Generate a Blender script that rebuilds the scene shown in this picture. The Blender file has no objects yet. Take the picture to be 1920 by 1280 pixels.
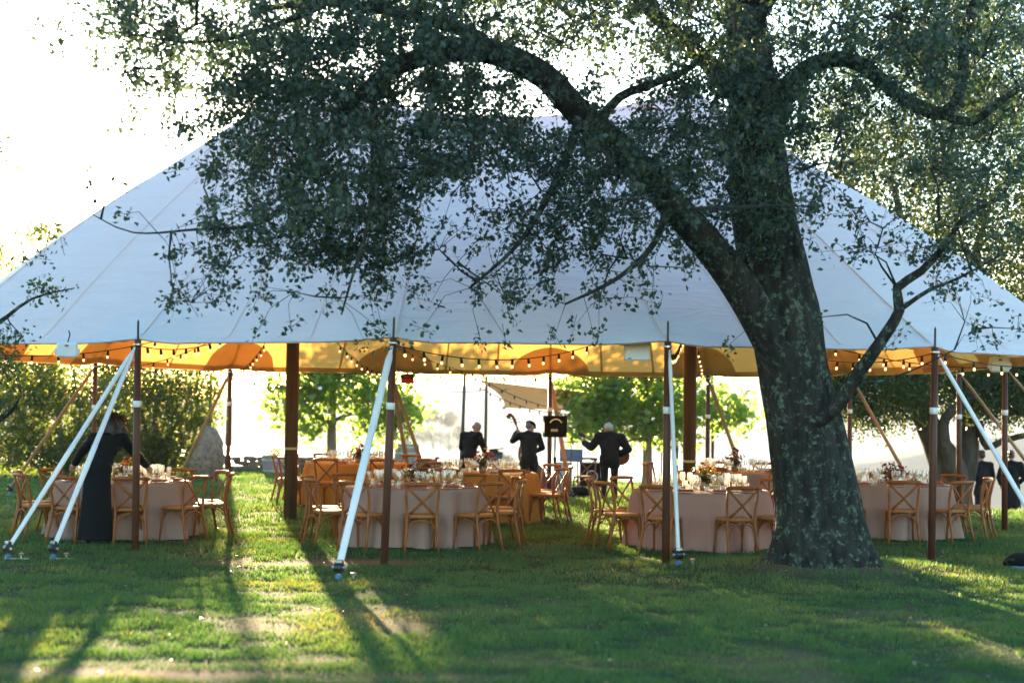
import bpy, math, random
import numpy as np
from mathutils import Vector, Matrix

R = math.radians
S = bpy.context.scene
COL = S.collection
rng = np.random.default_rng(7)
random.seed(7)

# ------------------------------------------------------------------ camera
EYE = Vector((0.0, 0.0, 1.93))
FPX = 3150.0
cam_d = bpy.data.cameras.new('camera')
cam_d.sensor_width = 36.0
cam_d.lens = FPX / 1920 * 36
cam_d.clip_start = 0.1
cam_d.clip_end = 20000
cam_d.dof.use_dof = True
cam_d.dof.focus_distance = 23.0
cam_d.dof.aperture_fstop = 1.3
cam = bpy.data.objects.new('camera', cam_d)
COL.objects.link(cam)
CM = (Matrix.Rotation(R(90 + 2.0), 4, 'X') @ Matrix.Rotation(R(0.7), 4, 'Z'))
cam.matrix_world = Matrix.Translation(EYE) @ CM
S.camera = cam

# ------------------------------------------------------------------ light
SUN_AZ, SUN_EL = 10.0, 6.2          # degrees left of the view axis / above the horizon
SDIR = Vector((-math.sin(R(SUN_AZ)) * math.cos(R(SUN_EL)), math.cos(R(SUN_AZ)) * math.cos(R(SUN_EL)), math.sin(R(SUN_EL))))
w = bpy.data.worlds.new('World')
S.world = w
w.use_nodes = True
wn = w.node_tree
bg = wn.nodes['Background']
sky = wn.nodes.new('ShaderNodeTexSky')
sky.sky_type = 'NISHITA'
sky.sun_disc = False
sky.sun_elevation = R(SUN_EL)
sky.sun_rotation = R(-SUN_AZ)
sky.altitude = 100
sky.air_density = 1.0
sky.dust_density = 0.4
sky.ozone_density = 1.2
wn.links.new(sky.outputs[0], bg.inputs[0])
bg.inputs[1].default_value = 0.105
sl = bpy.data.lights.new('sun', 'SUN')
sl.energy = 5.0
sl.angle = R(0.6)
sl.color = (1.0, 0.66, 0.33)
so = bpy.data.objects.new('sun', sl)
so.rotation_euler = SDIR.to_track_quat('Z', 'Y').to_euler()
so.location = (0, 0, 30)
COL.objects.link(so)

S.view_settings.view_transform = 'Standard'
S.view_settings.look = 'None'
S.view_settings.gamma = 1.0
S.view_settings.use_curve_mapping = False
S.view_settings.exposure = 3.2
S.view_settings.use_white_balance = True
S.view_settings.white_balance_temperature = 5400
S.view_settings.white_balance_tint = 3
S.render.engine = 'CYCLES'
cy = S.cycles
cy.use_denoising = True
cy.max_bounces = 8
cy.diffuse_bounces = 4
cy.glossy_bounces = 3
cy.transmission_bounces = 6
cy.transparent_max_bounces = 24
cy.volume_bounces = 1
cy.sample_clamp_indirect = 6.0
cy.caustics_reflective = False
cy.caustics_refractive = False

# ------------------------------------------------------------------ coordinates
def ray(px, py):
    v = Vector(((px - 960) / FPX, (640 - py) / FPX, -1.0))
    return (CM.to_3x3() @ v)

def D(px, py, d):                      # the point at world depth d seen at a picture position
    r = ray(px, py)
    return EYE + r * (d / r.y)

def G(px, py, z=0.0):                  # the point on level z
    r = ray(px, py)
    return EYE + r * ((z - EYE.z) / r.z)

# ------------------------------------------------------------------ noise
_lat = rng.random((256, 256))
def vnoise(x, y):
    x = np.asarray(x, float); y = np.asarray(y, float)
    xi = np.floor(x).astype(int); yi = np.floor(y).astype(int)
    fx = x - xi; fy = y - yi
    fx = fx * fx * (3 - 2 * fx); fy = fy * fy * (3 - 2 * fy)
    g = lambda a, b: _lat[a & 255, b & 255]
    return (g(xi, yi) * (1 - fx) + g(xi + 1, yi) * fx) * (1 - fy) + (g(xi, yi + 1) * (1 - fx) + g(xi + 1, yi + 1) * fx) * fy
def fbm(x, y, o=4):
    s = 0; a = .5; t = 0
    for k in range(o):
        s = s + a * vnoise(x * 2 ** k + 17.3 * k, y * 2 ** k + 5.1 * k); t += a; a *= .5
    return s / t
def sstep(a, b, x):
    t = np.clip((np.asarray(x, float) - a) / (b - a), 0, 1)
    return t * t * (3 - 2 * t)

# ------------------------------------------------------------------ terrain
def lawn_edge(x):
    return 45.0 - 13.5 * sstep(4.5, 8.5, x)
TRUNK = G(1540, 1058, 0.1)
def ground_h(x, y):
    x = np.asarray(x, float); y = np.asarray(y, float)
    h = -0.2 * sstep(32.5, 36, y) * sstep(-4.5, -1.5, x)
    h = h + 0.16 * np.exp(-(((x - TRUNK.x) / 1.5) ** 2 + ((y - TRUNK.y) / 1.3) ** 2))
    h = h + 0.03 * (fbm(x * .35, y * .35, 2) - .5) * sstep(6, 10, y)
    e = lawn_edge(x)
    s = np.maximum(y - e, 0)
    right = sstep(5, 8, x)
    drop = (1 - right) * (np.minimum(s, 9) * 0.5 + np.maximum(s - 9, 0) * 0.058) + right * (np.minimum(s, 12) * 0.10 + np.clip(s - 12, 0, 14) * 0.35 + np.maximum(s - 26, 0) * 0.058)
    return h - drop
def gh(x, y):
    return float(ground_h(x, y))

# ------------------------------------------------------------------ mesh helpers
class MB:
    def __init__(s):
        s.v = []; s.f = []
    def add(s, vs, fs):
        o = len(s.v)
        s.v += [tuple(p) for p in vs]
        s.f += [tuple(i + o for i in q) for q in fs]
        return s
    def box(s, c, d, rot=None, bev=0.0):
        x, y, z = d[0] / 2, d[1] / 2, d[2] / 2
        if bev <= 0:
            vs = [(-x, -y, -z), (x, -y, -z), (x, y, -z), (-x, y, -z), (-x, -y, z), (x, -y, z), (x, y, z), (-x, y, z)]
            fs = [(0, 3, 2, 1), (4, 5, 6, 7), (0, 1, 5, 4), (1, 2, 6, 5), (2, 3, 7, 6), (3, 0, 4, 7)]
        else:
            b = min(bev, x * .9, y * .9, z * .9)
            vs = []; fs = []
            rings = [(-z, b), (-z + b, 0), (z - b, 0), (z, b)]
            for zz, ins in rings:
                X = x - ins; Y = y - ins
                vs += [(-X + b, -Y, zz), (X - b, -Y, zz), (X, -Y + b, zz), (X, Y - b, zz), (X - b, Y, zz), (-X + b, Y, zz), (-X, Y - b, zz), (-X, -Y + b, zz)]
            for r_ in range(3):
                for k in range(8):
                    a = r_ * 8 + k; c2 = r_ * 8 + (k + 1) % 8
                    fs.append((a, c2, c2 + 8, a + 8))
            fs.append(tuple(reversed(range(8)))); fs.append(tuple(range(24, 32)))
        M = rot if rot is not None else Matrix.Identity(3)
        c = Vector(c)
        return s.add([M @ Vector(p) + c for p in vs], fs)
    def tube(s, path, rad, n=8, cap=True, flat=1.0, up=None):
        P = [Vector(p) for p in path]
        if not hasattr(rad, '__len__'): rad = [rad] * len(P)
        T = []
        for i in range(len(P)):
            a = P[max(i - 1, 0)]; b = P[min(i + 1, len(P) - 1)]
            t = (b - a)
            T.append(t.normalized() if t.length > 1e-9 else Vector((0, 0, 1)))
        u = Vector(up) if up is not None else (Vector((0, 0, 1)) if abs(T[0].z) < .9 else Vector((1, 0, 0)))
        vs = []; fs = []
        for i, p in enumerate(P):
            u = u - T[i] * u.dot(T[i])
            if u.length < 1e-6: u = T[i].orthogonal()
            u.normalize(); b = T[i].cross(u)
            for k in range(n):
                a = 2 * math.pi * k / n
                vs.append(p + (u * math.cos(a) * flat + b * math.sin(a)) * rad[i])
        for i in range(len(P) - 1):
            for k in range(n):
                a = i * n + k; c = i * n + (k + 1) % n
                fs.append((a, c, c + n, a + n))
        if cap:
            fs.append(tuple(reversed(range(n)))); m = (len(P) - 1) * n
            fs.append(tuple(range(m, m + n)))
        return s.add(vs, fs)
    def lathe(s, prof, n=16, c=(0, 0, 0), rot=None, cap=True):
        vs = []; fs = []
        M = rot if rot is not None else Matrix.Identity(3); c = Vector(c)
        for r_, z in prof:
            for k in range(n):
                a = 2 * math.pi * k / n
                vs.append(M @ Vector((r_ * math.cos(a), r_ * math.sin(a), z)) + c)
        for i in range(len(prof) - 1):
            for k in range(n):
                a = i * n + k; b = i * n + (k + 1) % n
                fs.append((a, b, b + n, a + n))
        if cap:
            if prof[0][0] > 1e-5: fs.append(tuple(reversed(range(n))))
            if prof[-1][0] > 1e-5: m = (len(prof) - 1) * n; fs.append(tuple(range(m, m + n)))
        return s.add(vs, fs)
    def ball(s, c, r, n=12, m=8, rot=None):
        if not hasattr(r, '__len__'): r = (r, r, r)
        M = rot if rot is not None else Matrix.Identity(3); c = Vector(c)
        vs = [M @ Vector((0, 0, -r[2])) + c]; fs = []
        for i in range(1, m):
            t = -math.pi / 2 + math.pi * i / m
            for k in range(n):
                a = 2 * math.pi * k / n
                vs.append(M @ Vector((r[0] * math.cos(t) * math.cos(a), r[1] * math.cos(t) * math.sin(a), r[2] * math.sin(t))) + c)
        vs.append(M @ Vector((0, 0, r[2])) + c)
        for k in range(n):
            fs.append((0, 1 + (k + 1) % n, 1 + k))
        for i in range(m - 2):
            for k in range(n):
                a = 1 + i * n + k; b = 1 + i * n + (k + 1) % n
                fs.append((a, b, b + n, a + n))
        L = len(vs) - 1; o = 1 + (m - 2) * n
        for k in range(n): fs.append((o + k, o + (k + 1) % n, L))
        return s.add(vs, fs)
    def capsule(s, a, b, ra, rb, n=10):
        a = Vector(a); b = Vector(b); t = (b - a)
        t = t.normalized() if t.length > 1e-6 else Vector((0, 0, 1))
        pts = []; rr = []
        for k in (0.99, .7, .35):
            pts.append(a - t * ra * k); rr.append(ra * math.sqrt(1 - k * k))
        for k in range(5):
            q = k / 4; pts.append(a.lerp(b, q)); rr.append(ra + (rb - ra) * q)
        for k in (.35, .7, .99):
            pts.append(b + t * rb * k); rr.append(rb * math.sqrt(1 - k * k))
        return s.tube(pts, rr, n)
    def prism(s, outline, y0, y1):          # outline in x,z, extruded along y
        n = len(outline)
        vs = [(x, y0, z) for x, z in outline] + [(x, y1, z) for x, z in outline]
        fs = [tuple(range(n)), tuple(reversed(range(n, 2 * n)))]
        for k in range(n):
            j = (k + 1) % n
            fs.append((k, k + n, j + n, j))
        return s.add(vs, fs)
    def mesh(s, name, smooth=False):
        me = bpy.data.meshes.new(name)
        me.from_pydata(s.v, [], s.f)
        if smooth:
            me.polygons.foreach_set('use_smooth', [True] * len(me.polygons))
        me.update()
        return me

def np_mesh(name, V, F, tint=None, smooth=False, attr='tint'):
    V = np.ascontiguousarray(V, np.float32); F = np.ascontiguousarray(F, np.int32)
    k = F.shape[1]
    me = bpy.data.meshes.new(name)
    me.vertices.add(len(V)); me.vertices.foreach_set('co', V.ravel())
    me.loops.add(F.size); me.loops.foreach_set('vertex_index', F.ravel())
    me.polygons.add(len(F))
    me.polygons.foreach_set('loop_start', np.arange(0, F.size, k, dtype=np.int32))
    me.polygons.foreach_set('loop_total', np.full(len(F), k, np.int32))
    if smooth: me.polygons.foreach_set('use_smooth', np.ones(len(F), bool))
    me.update(calc_edges=True)
    if tint is not None:
        a = me.attributes.new(attr, 'FLOAT', 'POINT')
        a.data.foreach_set('value', np.ascontiguousarray(tint, np.float32))
    return me

def put(name, me, mat=None, parent=None, loc=None, world=False, kind=None):
    """link a mesh as one object; world=True: its vertices are in world coordinates"""
    if isinstance(me, MB): me = me.mesh(name)
    o = bpy.data.objects.new(name, me)
    COL.objects.link(o)
    if mat is not None and len(me.materials) == 0:
        me.materials.append(mat)
    if parent is not None:
        o.parent = parent
        if world:
            p = parent
            off = Vector((0, 0, 0))
            while p is not None:
                off += Vector(p.location); p = p.parent
            o.location = -off
    if loc is not None: o.location = loc
    if kind: o['kind'] = kind
    return o
def tag(o, label, cat, group=None):
    o['label'] = label; o['category'] = cat
    if group: o['group'] = group
    return o
def thing(name, label, cat, loc=(0, 0, 0), rz=0.0, group=None):
    o = bpy.data.objects.new(name, None)
    o.empty_display_size = .1
    COL.objects.link(o)
    o.location = loc; o.rotation_euler = (0, 0, rz)
    return tag(o, label, cat, group)
def struct(name, me, mat):
    o = put(name, me, mat); o['kind'] = 'structure'
    return o
def smooth(me):
    me.polygons.foreach_set('use_smooth', [True] * len(me.polygons)); return me
def copy_tree(o, parent=None):
    c = o.copy(); COL.objects.link(c); c.parent = parent
    for ch in list(o.children): copy_tree(ch, c)
    return c
def dup(root, loc, rz, label, group=None):
    c = copy_tree(root)
    c.location = loc; c.rotation_euler = (0, 0, rz); c['label'] = label
    if group: c['group'] = group
    return c

# ------------------------------------------------------------------ materials
def newmat(name):
    m = bpy.data.materials.new(name); m.use_nodes = True
    nt = m.node_tree
    return m, nt, nt.nodes['Principled BSDF'], nt.nodes['Material Output']
def N(nt, t, **kw):
    n = nt.nodes.new(t)
    for k, v in kw.items():
        if k in n.inputs: n.inputs[k].default_value = v
        else: setattr(n, k, v)
    return n
def ramp(nt, fac, stops):
    r = nt.nodes.new('ShaderNodeValToRGB')
    e = r.color_ramp.elements
    while len(e) < len(stops): e.new(.5)
    for i, (p, c) in enumerate(stops):
        e[i].position = p; e[i].color = (*c, 1)
    nt.links.new(fac, r.inputs[0])
    return r.outputs[0]
def noise(nt, scale, detail=4, rough=.55, coord='Object', stretch=None, dist=0):
    tc = nt.nodes.new('ShaderNodeTexCoord'); out = tc.outputs[coord]
    if stretch:
        mp = nt.nodes.new('ShaderNodeMapping'); mp.inputs['Scale'].default_value = stretch
        nt.links.new(out, mp.inputs[0]); out = mp.outputs[0]
    n = N(nt, 'ShaderNodeTexNoise', Scale=scale, Detail=detail, Roughness=rough, Distortion=dist)
    nt.links.new(out, n.inputs['Vector'])
    return n.outputs['Fac']
def bump(nt, b, h, dist=.01, strength=1.0):
    n = N(nt, 'ShaderNodeBump', Strength=strength, Distance=dist)
    nt.links.new(h, n.inputs['Height']); nt.links.new(n.outputs[0], b.inputs['Normal'])
    return n
def plain(name, col, rough=.5, metal=0, spec=.5, var=0.0, scale=8, stretch=None, bmp=0):
    m, nt, b, o = newmat(name)
    b.inputs['Roughness'].default_value = rough; b.inputs['Metallic'].default_value = metal
    b.inputs['Specular IOR Level'].default_value = spec
    f = noise(nt, scale, 4, .6, stretch=stretch)
    lo = [c * (1 - var) for c in col]; hi = [min(1, c * (1 + var)) for c in col]
    nt.links.new(ramp(nt, f, [(.3, lo), (.7, hi)]), b.inputs['Base Color'])
    if bmp: bump(nt, b, f, bmp)
    return m
def leafmat(name, stops, trans, tmix=.45, rough=.45, spec=.35):
    m, nt, b, o = newmat(name)
    at = N(nt, 'ShaderNodeAttribute'); at.attribute_name = 'tint'
    c = ramp(nt, at.outputs['Fac'], stops)
    nt.links.new(c, b.inputs['Base Color'])
    b.inputs['Roughness'].default_value = rough
    b.inputs['Specular IOR Level'].default_value = spec
    t = N(nt, 'ShaderNodeBsdfTranslucent')
    mx = nt.nodes.new('ShaderNodeMix'); mx.data_type = 'RGBA'; mx.blend_type = 'MULTIPLY'
    mx.inputs['Factor'].default_value = 1
    mx.inputs[7].default_value = (*trans, 1)
    nt.links.new(c, mx.inputs[6]); nt.links.new(mx.outputs[2], t.inputs['Color'])
    ms = N(nt, 'ShaderNodeMixShader', Fac=tmix)
    nt.links.new(b.outputs[0], ms.inputs[1]); nt.links.new(t.outputs[0], ms.inputs[2])
    nt.links.new(ms.outputs[0], o.inputs['Surface'])
    return m
def cloth(name, col, trans, tmix, weave=500, bmp=.001, var=.08, rough=.85):
    m, nt, b, o = newmat(name)
    f = noise(nt, 3, 5, .6)
    c = ramp(nt, f, [(.3, [x * (1 - var) for x in col]), (.7, [min(1, x * (1 + var)) for x in col])])
    nt.links.new(c, b.inputs['Base Color'])
    b.inputs['Roughness'].default_value = rough; b.inputs['Specular IOR Level'].default_value = .2
    if weave:
        f2 = noise(nt, weave, 2, .5)
        bump(nt, b, f2, bmp)
    t = N(nt, 'ShaderNodeBsdfTranslucent', Color=(*trans, 1))
    ms = N(nt, 'ShaderNodeMixShader', Fac=tmix)
    nt.links.new(b.outputs[0], ms.inputs[1]); nt.links.new(t.outputs[0], ms.inputs[2])
    nt.links.new(ms.outputs[0], o.inputs['Surface'])
    return m
def emit(name, col, st):
    m, nt, b, o = newmat(name)
    b.inputs['Base Color'].default_value = (*col, 1)
    b.inputs['Emission Color'].default_value = (*col, 1); b.inputs['Emission Strength'].default_value = st
    return m

M = {}
M['oakleaf'] = leafmat('oak_leaf', [(0, (.020, .036, .030)), (.5, (.037, .060, .046)), (.82, (.062, .082, .044)), (.95, (.090, .10, .038)), (1, (.15, .10, .04))], (2.0, 2.0, .8), .38, .42, .45)
M['farleaf'] = leafmat('far_oak_leaf', [(0, (.035, .055, .022)), (.7, (.07, .10, .03)), (1, (.15, .13, .04))], (1.8, 1.7, .7), .45)
M['shrubleaf'] = leafmat('shrub_leaf', [(0, (.04, .07, .025)), (.6, (.09, .12, .035)), (.85, (.17, .15, .05)), (1, (.26, .10, .04))], (3.2, 2.9, 1.1), .62)
M['planeleaf'] = leafmat('plane_leaf', [(0, (.08, .14, .045)), (.7, (.16, .22, .07)), (1, (.26, .26, .08))], (2.6, 2.5, 1.1), .62)
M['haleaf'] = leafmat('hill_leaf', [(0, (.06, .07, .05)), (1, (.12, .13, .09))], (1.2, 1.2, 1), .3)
M['grassblade'] = leafmat('grass_blade', [(0, (.026, .078, .034)), (.55, (.048, .112, .042)), (.85, (.085, .130, .050)), (1, (.17, .165, .075))], (3.8, 2.6, .8), .48, .5, .3)
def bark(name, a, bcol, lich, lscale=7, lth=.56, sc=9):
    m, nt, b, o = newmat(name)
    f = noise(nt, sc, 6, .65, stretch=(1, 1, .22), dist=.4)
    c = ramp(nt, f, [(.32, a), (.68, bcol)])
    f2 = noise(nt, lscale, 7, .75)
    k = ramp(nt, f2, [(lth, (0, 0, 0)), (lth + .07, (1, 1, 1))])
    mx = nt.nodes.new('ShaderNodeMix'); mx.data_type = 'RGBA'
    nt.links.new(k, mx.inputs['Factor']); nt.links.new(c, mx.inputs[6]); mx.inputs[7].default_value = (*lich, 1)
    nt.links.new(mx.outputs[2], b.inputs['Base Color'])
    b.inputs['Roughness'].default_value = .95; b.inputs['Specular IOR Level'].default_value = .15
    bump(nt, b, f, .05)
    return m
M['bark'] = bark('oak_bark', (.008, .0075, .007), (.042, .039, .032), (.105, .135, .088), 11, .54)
M['bark2'] = bark('far_bark', (.03, .024, .018), (.10, .08, .06), (.13, .13, .10), 6, .62)
M['bark3'] = bark('young_bark', (.15, .11, .075), (.30, .22, .15), (.3, .26, .2), 9, .62)
def woodm(name, a, c2, rough=.45, sc=6, stretch=(1, 1, .12)):
    m, nt, b, o = newmat(name)
    f = noise(nt, sc * 4, 5, .6, stretch=stretch, dist=.6)
    nt.links.new(ramp(nt, f, [(.3, a), (.7, c2)]), b.inputs['Base Color'])
    b.inputs['Roughness'].default_value = rough; b.inputs['Specular IOR Level'].default_value = .3
    bump(nt, b, f, .002)
    return m
M['chairwood'] = woodm('chair_wood', (.16, .048, .007), (.29, .098, .014), .5)
M['seatwood'] = woodm('seat_cane', (.24, .09, .02), (.34, .145, .036), .55, 20, (1, 1, 1))
M['pole'] = woodm('pole_wood', (.055, .020, .010), (.11, .042, .020), .5, 4, (1, 1, .06))
M['mast'] = woodm('mast_wood', (.07, .034, .016), (.14, .07, .032), .5, 3, (1, 1, .05))
M['grey_post'] = plain('weathered_post', (.07, .06, .06), .8, var=.3, stretch=(1, 1, .1), scale=20)
M['white_strap'] = cloth('white_strap', (.78, .78, .78), (.7, .6, .5), .12, 60, .004)
M['backlit_strap'] = cloth('backlit_tan_strap', (.45, .30, .17), (.6, .35, .15), .25, 60, .004)  # rear straps: their look against the light is painted in as brown
M['white_tape'] = plain('white_tape', (.75, .75, .75), .5, var=.08)
M['tan_tape'] = plain('tan_tape', (.5, .33, .12), .5, var=.08)
M['steel'] = plain('zinc_steel', (.5, .5, .52), .35, 1, var=.2)
M['black'] = plain('black_plastic', (.012, .012, .014), .5, 0, .25, var=.2)
M['blackmetal'] = plain('black_metal', (.02, .02, .022), .35, .3, var=.2)
M['blue_plate'] = plain('blue_base', (.05, .16, .32), .5, var=.2)
M['white_plastic'] = plain('white_plastic', (.72, .74, .76), .35, var=.04)
M['red'] = plain('red_print', (.55, .02, .02), .5, var=.05)
M['cable'] = plain('black_cable', (.012, .012, .012), .6)
M['bulb'] = emit('lit_bulb', (1.0, .50, .17), .36)
M['canvas_patch'] = cloth('canvas_patch', (.62, .55, .42), (.55, .36, .14), .35, 0)
M['brass'] = plain('brass', (.6, .4, .12), .3, 1)
M['rail'] = plain('rail_metal', (.09, .05, .04), .5, .5)
M['skin'] = plain('skin', (.36, .19, .13), .55, var=.08)
M['jacket'] = cloth('black_jacket', (.008, .009, .012), (.02, .02, .02), .0, 300, .002, .2)
M['dress'] = cloth('black_dress', (.005, .005, .006), (.02, .02, .02), .0, 300, .002, .2)
M['jeans'] = cloth('dark_trousers', (.008, .010, .015), (.02, .02, .02), .0, 300, .002, .2)
M['salthair'] = plain('salt_hair', (.13, .12, .115), .7, var=.3, scale=60, bmp=.004)
M['curl'] = leafmat('curl_hair', [(0, (.05, .02, .01)), (1, (.10, .04, .015))], (6, 3.5, 2), .5)
M['whitehair'] = plain('white_hair', (.40, .385, .37), .7, var=.2, scale=60, bmp=.004)
M['greyhair'] = plain('grey_hair', (.24, .225, .22), .7, var=.2, scale=60, bmp=.004)
M['darkhair'] = plain('dark_hair', (.03, .016, .01), .5, var=.3, scale=80, bmp=.004)
M['shoe'] = plain('black_shoe', (.012, .012, .012), .3)
M['bluestand'] = plain('blue_grey_metal', (.10, .17, .27), .5, var=.15)
M['paper'] = plain('paper', (.75, .74, .7), .7, var=.05)
M['grille'] = plain('speaker_cloth', (.006, .006, .006), .8, 0, .1, var=.3, scale=200)
M['greybox'] = plain('pale_grey_case', (.42, .42, .40), .6, var=.1)
M['bass_wood'] = woodm('varnished_wood', (.10, .03, .015), (.2, .07, .03), .25)
M['ebony'] = plain('ebony', (.015, .012, .011), .35)
M['barrel'] = woodm('barrel_stave', (.20, .18, .16), (.36, .33, .29), .7, 5)
M['hoop'] = plain('galvanised_hoop', (.42, .46, .50), .45, .8, var=.15)
M['sail'] = cloth('shade_sail', (.27, .21, .15), (.35, .24, .13), .35, 200, .002)
M['napkin'] = cloth('rust_napkin', (.36, .09, .05), (.4, .1, .05), .2, 300, .001)
M['plate'] = plain('white_china', (.75, .72, .68), .2, var=.03)
M['candle'] = plain('white_wax', (.8, .76, .68), .5, var=.03)
M['amber'] = plain('amber_vase', (.30, .17, .06), .25, var=.3)
M['fl_orange'] = leafmat('orange_petal', [(0, (.60, .12, .02)), (1, (.80, .26, .03))], (1, .8, .6), .4)
M['fl_red'] = leafmat('red_petal', [(0, (.35, .03, .03)), (1, (.50, .05, .04))], (1, .8, .6), .4)
M['fl_yellow'] = leafmat('yellow_petal', [(0, (.75, .42, .06)), (1, (.85, .55, .12))], (1, .9, .6), .4)
M['fl_dark'] = leafmat('burgundy_petal', [(0, (.16, .02, .03)), (1, (.28, .05, .05))], (1, .8, .6), .4)
M['fl_leaf'] = leafmat('arrangement_leaf', [(0, (.03, .045, .02)), (.7, (.07, .08, .03)), (1, (.16, .07, .03))], (1.5, 1.4, .7), .4)
M['linen'] = cloth('taupe_linen', (.42, .285, .23), (.66, .33, .16), .36, 240, .0015)
M['ochre'] = cloth('ochre_linen', (.52, .26, .05), (.70, .30, .03), .40, 240, .0015)

def thin_glass():
    m, nt, b, o = newmat('thin_glass')
    nt.nodes.remove(b)
    t = N(nt, 'ShaderNodeBsdfTransparent', Color=(.95, .96, .95, 1))
    g = N(nt, 'ShaderNodeBsdfGlossy', Roughness=.07, Color=(1, 1, 1, 1))
    fr = N(nt, 'ShaderNodeFresnel', IOR=1.6)
    mth = N(nt, 'ShaderNodeMath'); mth.operation = 'MULTIPLY_ADD'; mth.inputs[1].default_value = 1.2; mth.inputs[2].default_value = .05
    nt.links.new(fr.outputs[0], mth.inputs[0])
    ms = N(nt, 'ShaderNodeMixShader')
    nt.links.new(mth.outputs[0], ms.inputs[0]); nt.links.new(t.outputs[0], ms.inputs[1]); nt.links.new(g.outputs[0], ms.inputs[2])
    tl = N(nt, 'ShaderNodeBsdfTranslucent', Color=(.9, .88, .84, 1))
    m2 = N(nt, 'ShaderNodeMixShader', Fac=.08)
    nt.links.new(ms.outputs[0], m2.inputs[1]); nt.links.new(tl.outputs[0], m2.inputs[2])
    nt.links.new(m2.outputs[0], o.inputs['Surface'])
    return m
M['glass'] = thin_glass()

def canvas():
    m, nt, b, o = newmat('sailcloth')
    f = noise(nt, 1.2, 4, .6)
    c = ramp(nt, f, [(.3, (.81, .83, .83)), (.7, (.86, .88, .88))])
    nt.links.new(c, b.inputs['Base Color'])
    b.inputs['Roughness'].default_value = .55; b.inputs['Specular IOR Level'].default_value = .35
    f2 = noise(nt, 2.2, 6, .6, stretch=(.5, .35, 3.0), dist=1.6)
    bump(nt, b, f2, .045)
    t = N(nt, 'ShaderNodeBsdfTranslucent', Color=(.88, .43, .08, 1))
    ms = N(nt, 'ShaderNodeMixShader', Fac=.36)
    nt.links.new(b.outputs[0], ms.inputs[1]); nt.links.new(t.outputs[0], ms.inputs[2])
    nt.links.new(ms.outputs[0], o.inputs['Surface'])
    return m
M['canvas'] = canvas()

def lawnmat():
    m, nt, b, o = newmat('lawn')
    f = noise(nt, 1.2, 6, .65); f2 = noise(nt, 35, 5, .7)
    g = ramp(nt, f, [(.3, (.018, .040, .016)), (.7, (.038, .062, .022))])
    d = ramp(nt, f2, [(.3, (.11, .07, .04)), (.7, (.23, .155, .09))])
    at = N(nt, 'ShaderNodeAttribute'); at.attribute_name = 'dirt'
    mx = nt.nodes.new('ShaderNodeMix'); mx.data_type = 'RGBA'
    nt.links.new(at.outputs['Fac'], mx.inputs['Factor']); nt.links.new(g, mx.inputs[6]); nt.links.new(d, mx.inputs[7])
    nt.links.new(mx.outputs[2], b.inputs['Base Color'])
    b.inputs['Roughness'].default_value = .95; b.inputs['Specular IOR Level'].default_value = .1
    bump(nt, b, f2, .03)
    return m
M['lawn'] = lawnmat()
M['hill'] = plain('dry_hillside', (.10, .09, .05), .95, var=.35, scale=.03)
M['mountain'] = plain('wooded_mountain', (.06, .065, .05), .95, var=.2, scale=.012)
M['stone'] = plain('granite', (.19, .135, .09), .9, var=.5, scale=9, bmp=.05)
M['wallstone'] = plain('wall_stone', (.16, .13, .11), .9, var=.35, scale=8, bmp=.03)
M['path'] = plain('pale_gravel', (.42, .37, .30), .95, var=.2, scale=30)
def watermat():
    m, nt, b, o = newmat('lake_water')
    b.inputs['Base Color'].default_value = (.02, .03, .035, 1); b.inputs['Roughness'].default_value = .18
    f = noise(nt, .15, 4, .6)
    bump(nt, b, f, .6)
    return m
M['water'] = watermat()

# ================================================================== ground, hillside, lake, mountains
def dirt_mask(x, y):
    n = fbm(x * .55 + 3, y * .4 + 9, 4)
    n2 = fbm(x * 2.3 + 13, y * 1.6 + 2, 3)
    m = sstep(.60, .72, n * .75 + n2 * .25) * .7
    # bare strip beside the front poles and worn ground nearest the viewer
    def patch(cx, cy, rx, ry, s=1.0):
        return s * np.exp(-(((x - cx) / rx) ** 2 + ((y - cy) / ry) ** 2))
    p = G(560, 1056); q = G(700, 1052); r_ = G(330, 1262); t = G(1150, 1240)
    k = patch(p.x, p.y, 1.0, .30) + patch(q.x, q.y, .9, .35) + patch(r_.x, r_.y, 1.15, .24, 1.0) + patch(t.x - .6, t.y - .1, .8, .3, .5) + patch(G(800, 1270).x, G(800, 1270).y, .5, .18, .7) + patch(G(520, 1240).x, G(520, 1240).y, .4, .2, .7)
    k = k + .8 * np.exp(-((np.hypot(x - TRUNK.x, y - TRUNK.y) / .95) ** 2))
    k = np.clip(k, 0, 1) * sstep(.30, .55, n2 * .6 + n * .4 + k * .25)
    return np.clip(m * .6 + k, 0, 1)

def grid_mesh(name, X, Y):
    xx, yy = np.meshgrid(X, Y)
    V = np.stack([xx.ravel(), yy.ravel(), ground_h(xx.ravel(), yy.ravel())], 1)
    nx = len(X); ny = len(Y)
    i = np.arange(nx - 1)[None, :] + nx * np.arange(ny - 1)[:, None]
    i = i.ravel()
    F = np.stack([i, i + 1, i + 1 + nx, i + nx], 1)
    return V, F
X = np.concatenate([np.linspace(-140, -16, 26), np.linspace(-15.8, 15.8, 212), np.linspace(16, 140, 26)])
Y = np.concatenate([np.linspace(-60, 8, 20), np.linspace(8.2, 48, 266), np.linspace(48.4, 62, 36)])
V, F = grid_mesh('lawn', X, Y)
cy_ = V[F].mean(1)
on = cy_[:, 1] < lawn_edge(cy_[:, 0]) + .15
me = np_mesh('lawn', V, F[on], dirt_mask(V[:, 0], V[:, 1]), True, 'dirt')
struct('lawn', me, M['lawn'])
me = np_mesh('hillside', V, F[~on & (cy_[:, 1] > 20)], None, True)
struct('hillside', me, M['hill'])
Xb = np.linspace(-900, 900, 61); Yb = np.concatenate([np.linspace(61.8, 300, 30), np.linspace(310, 1100, 30)])
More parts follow.
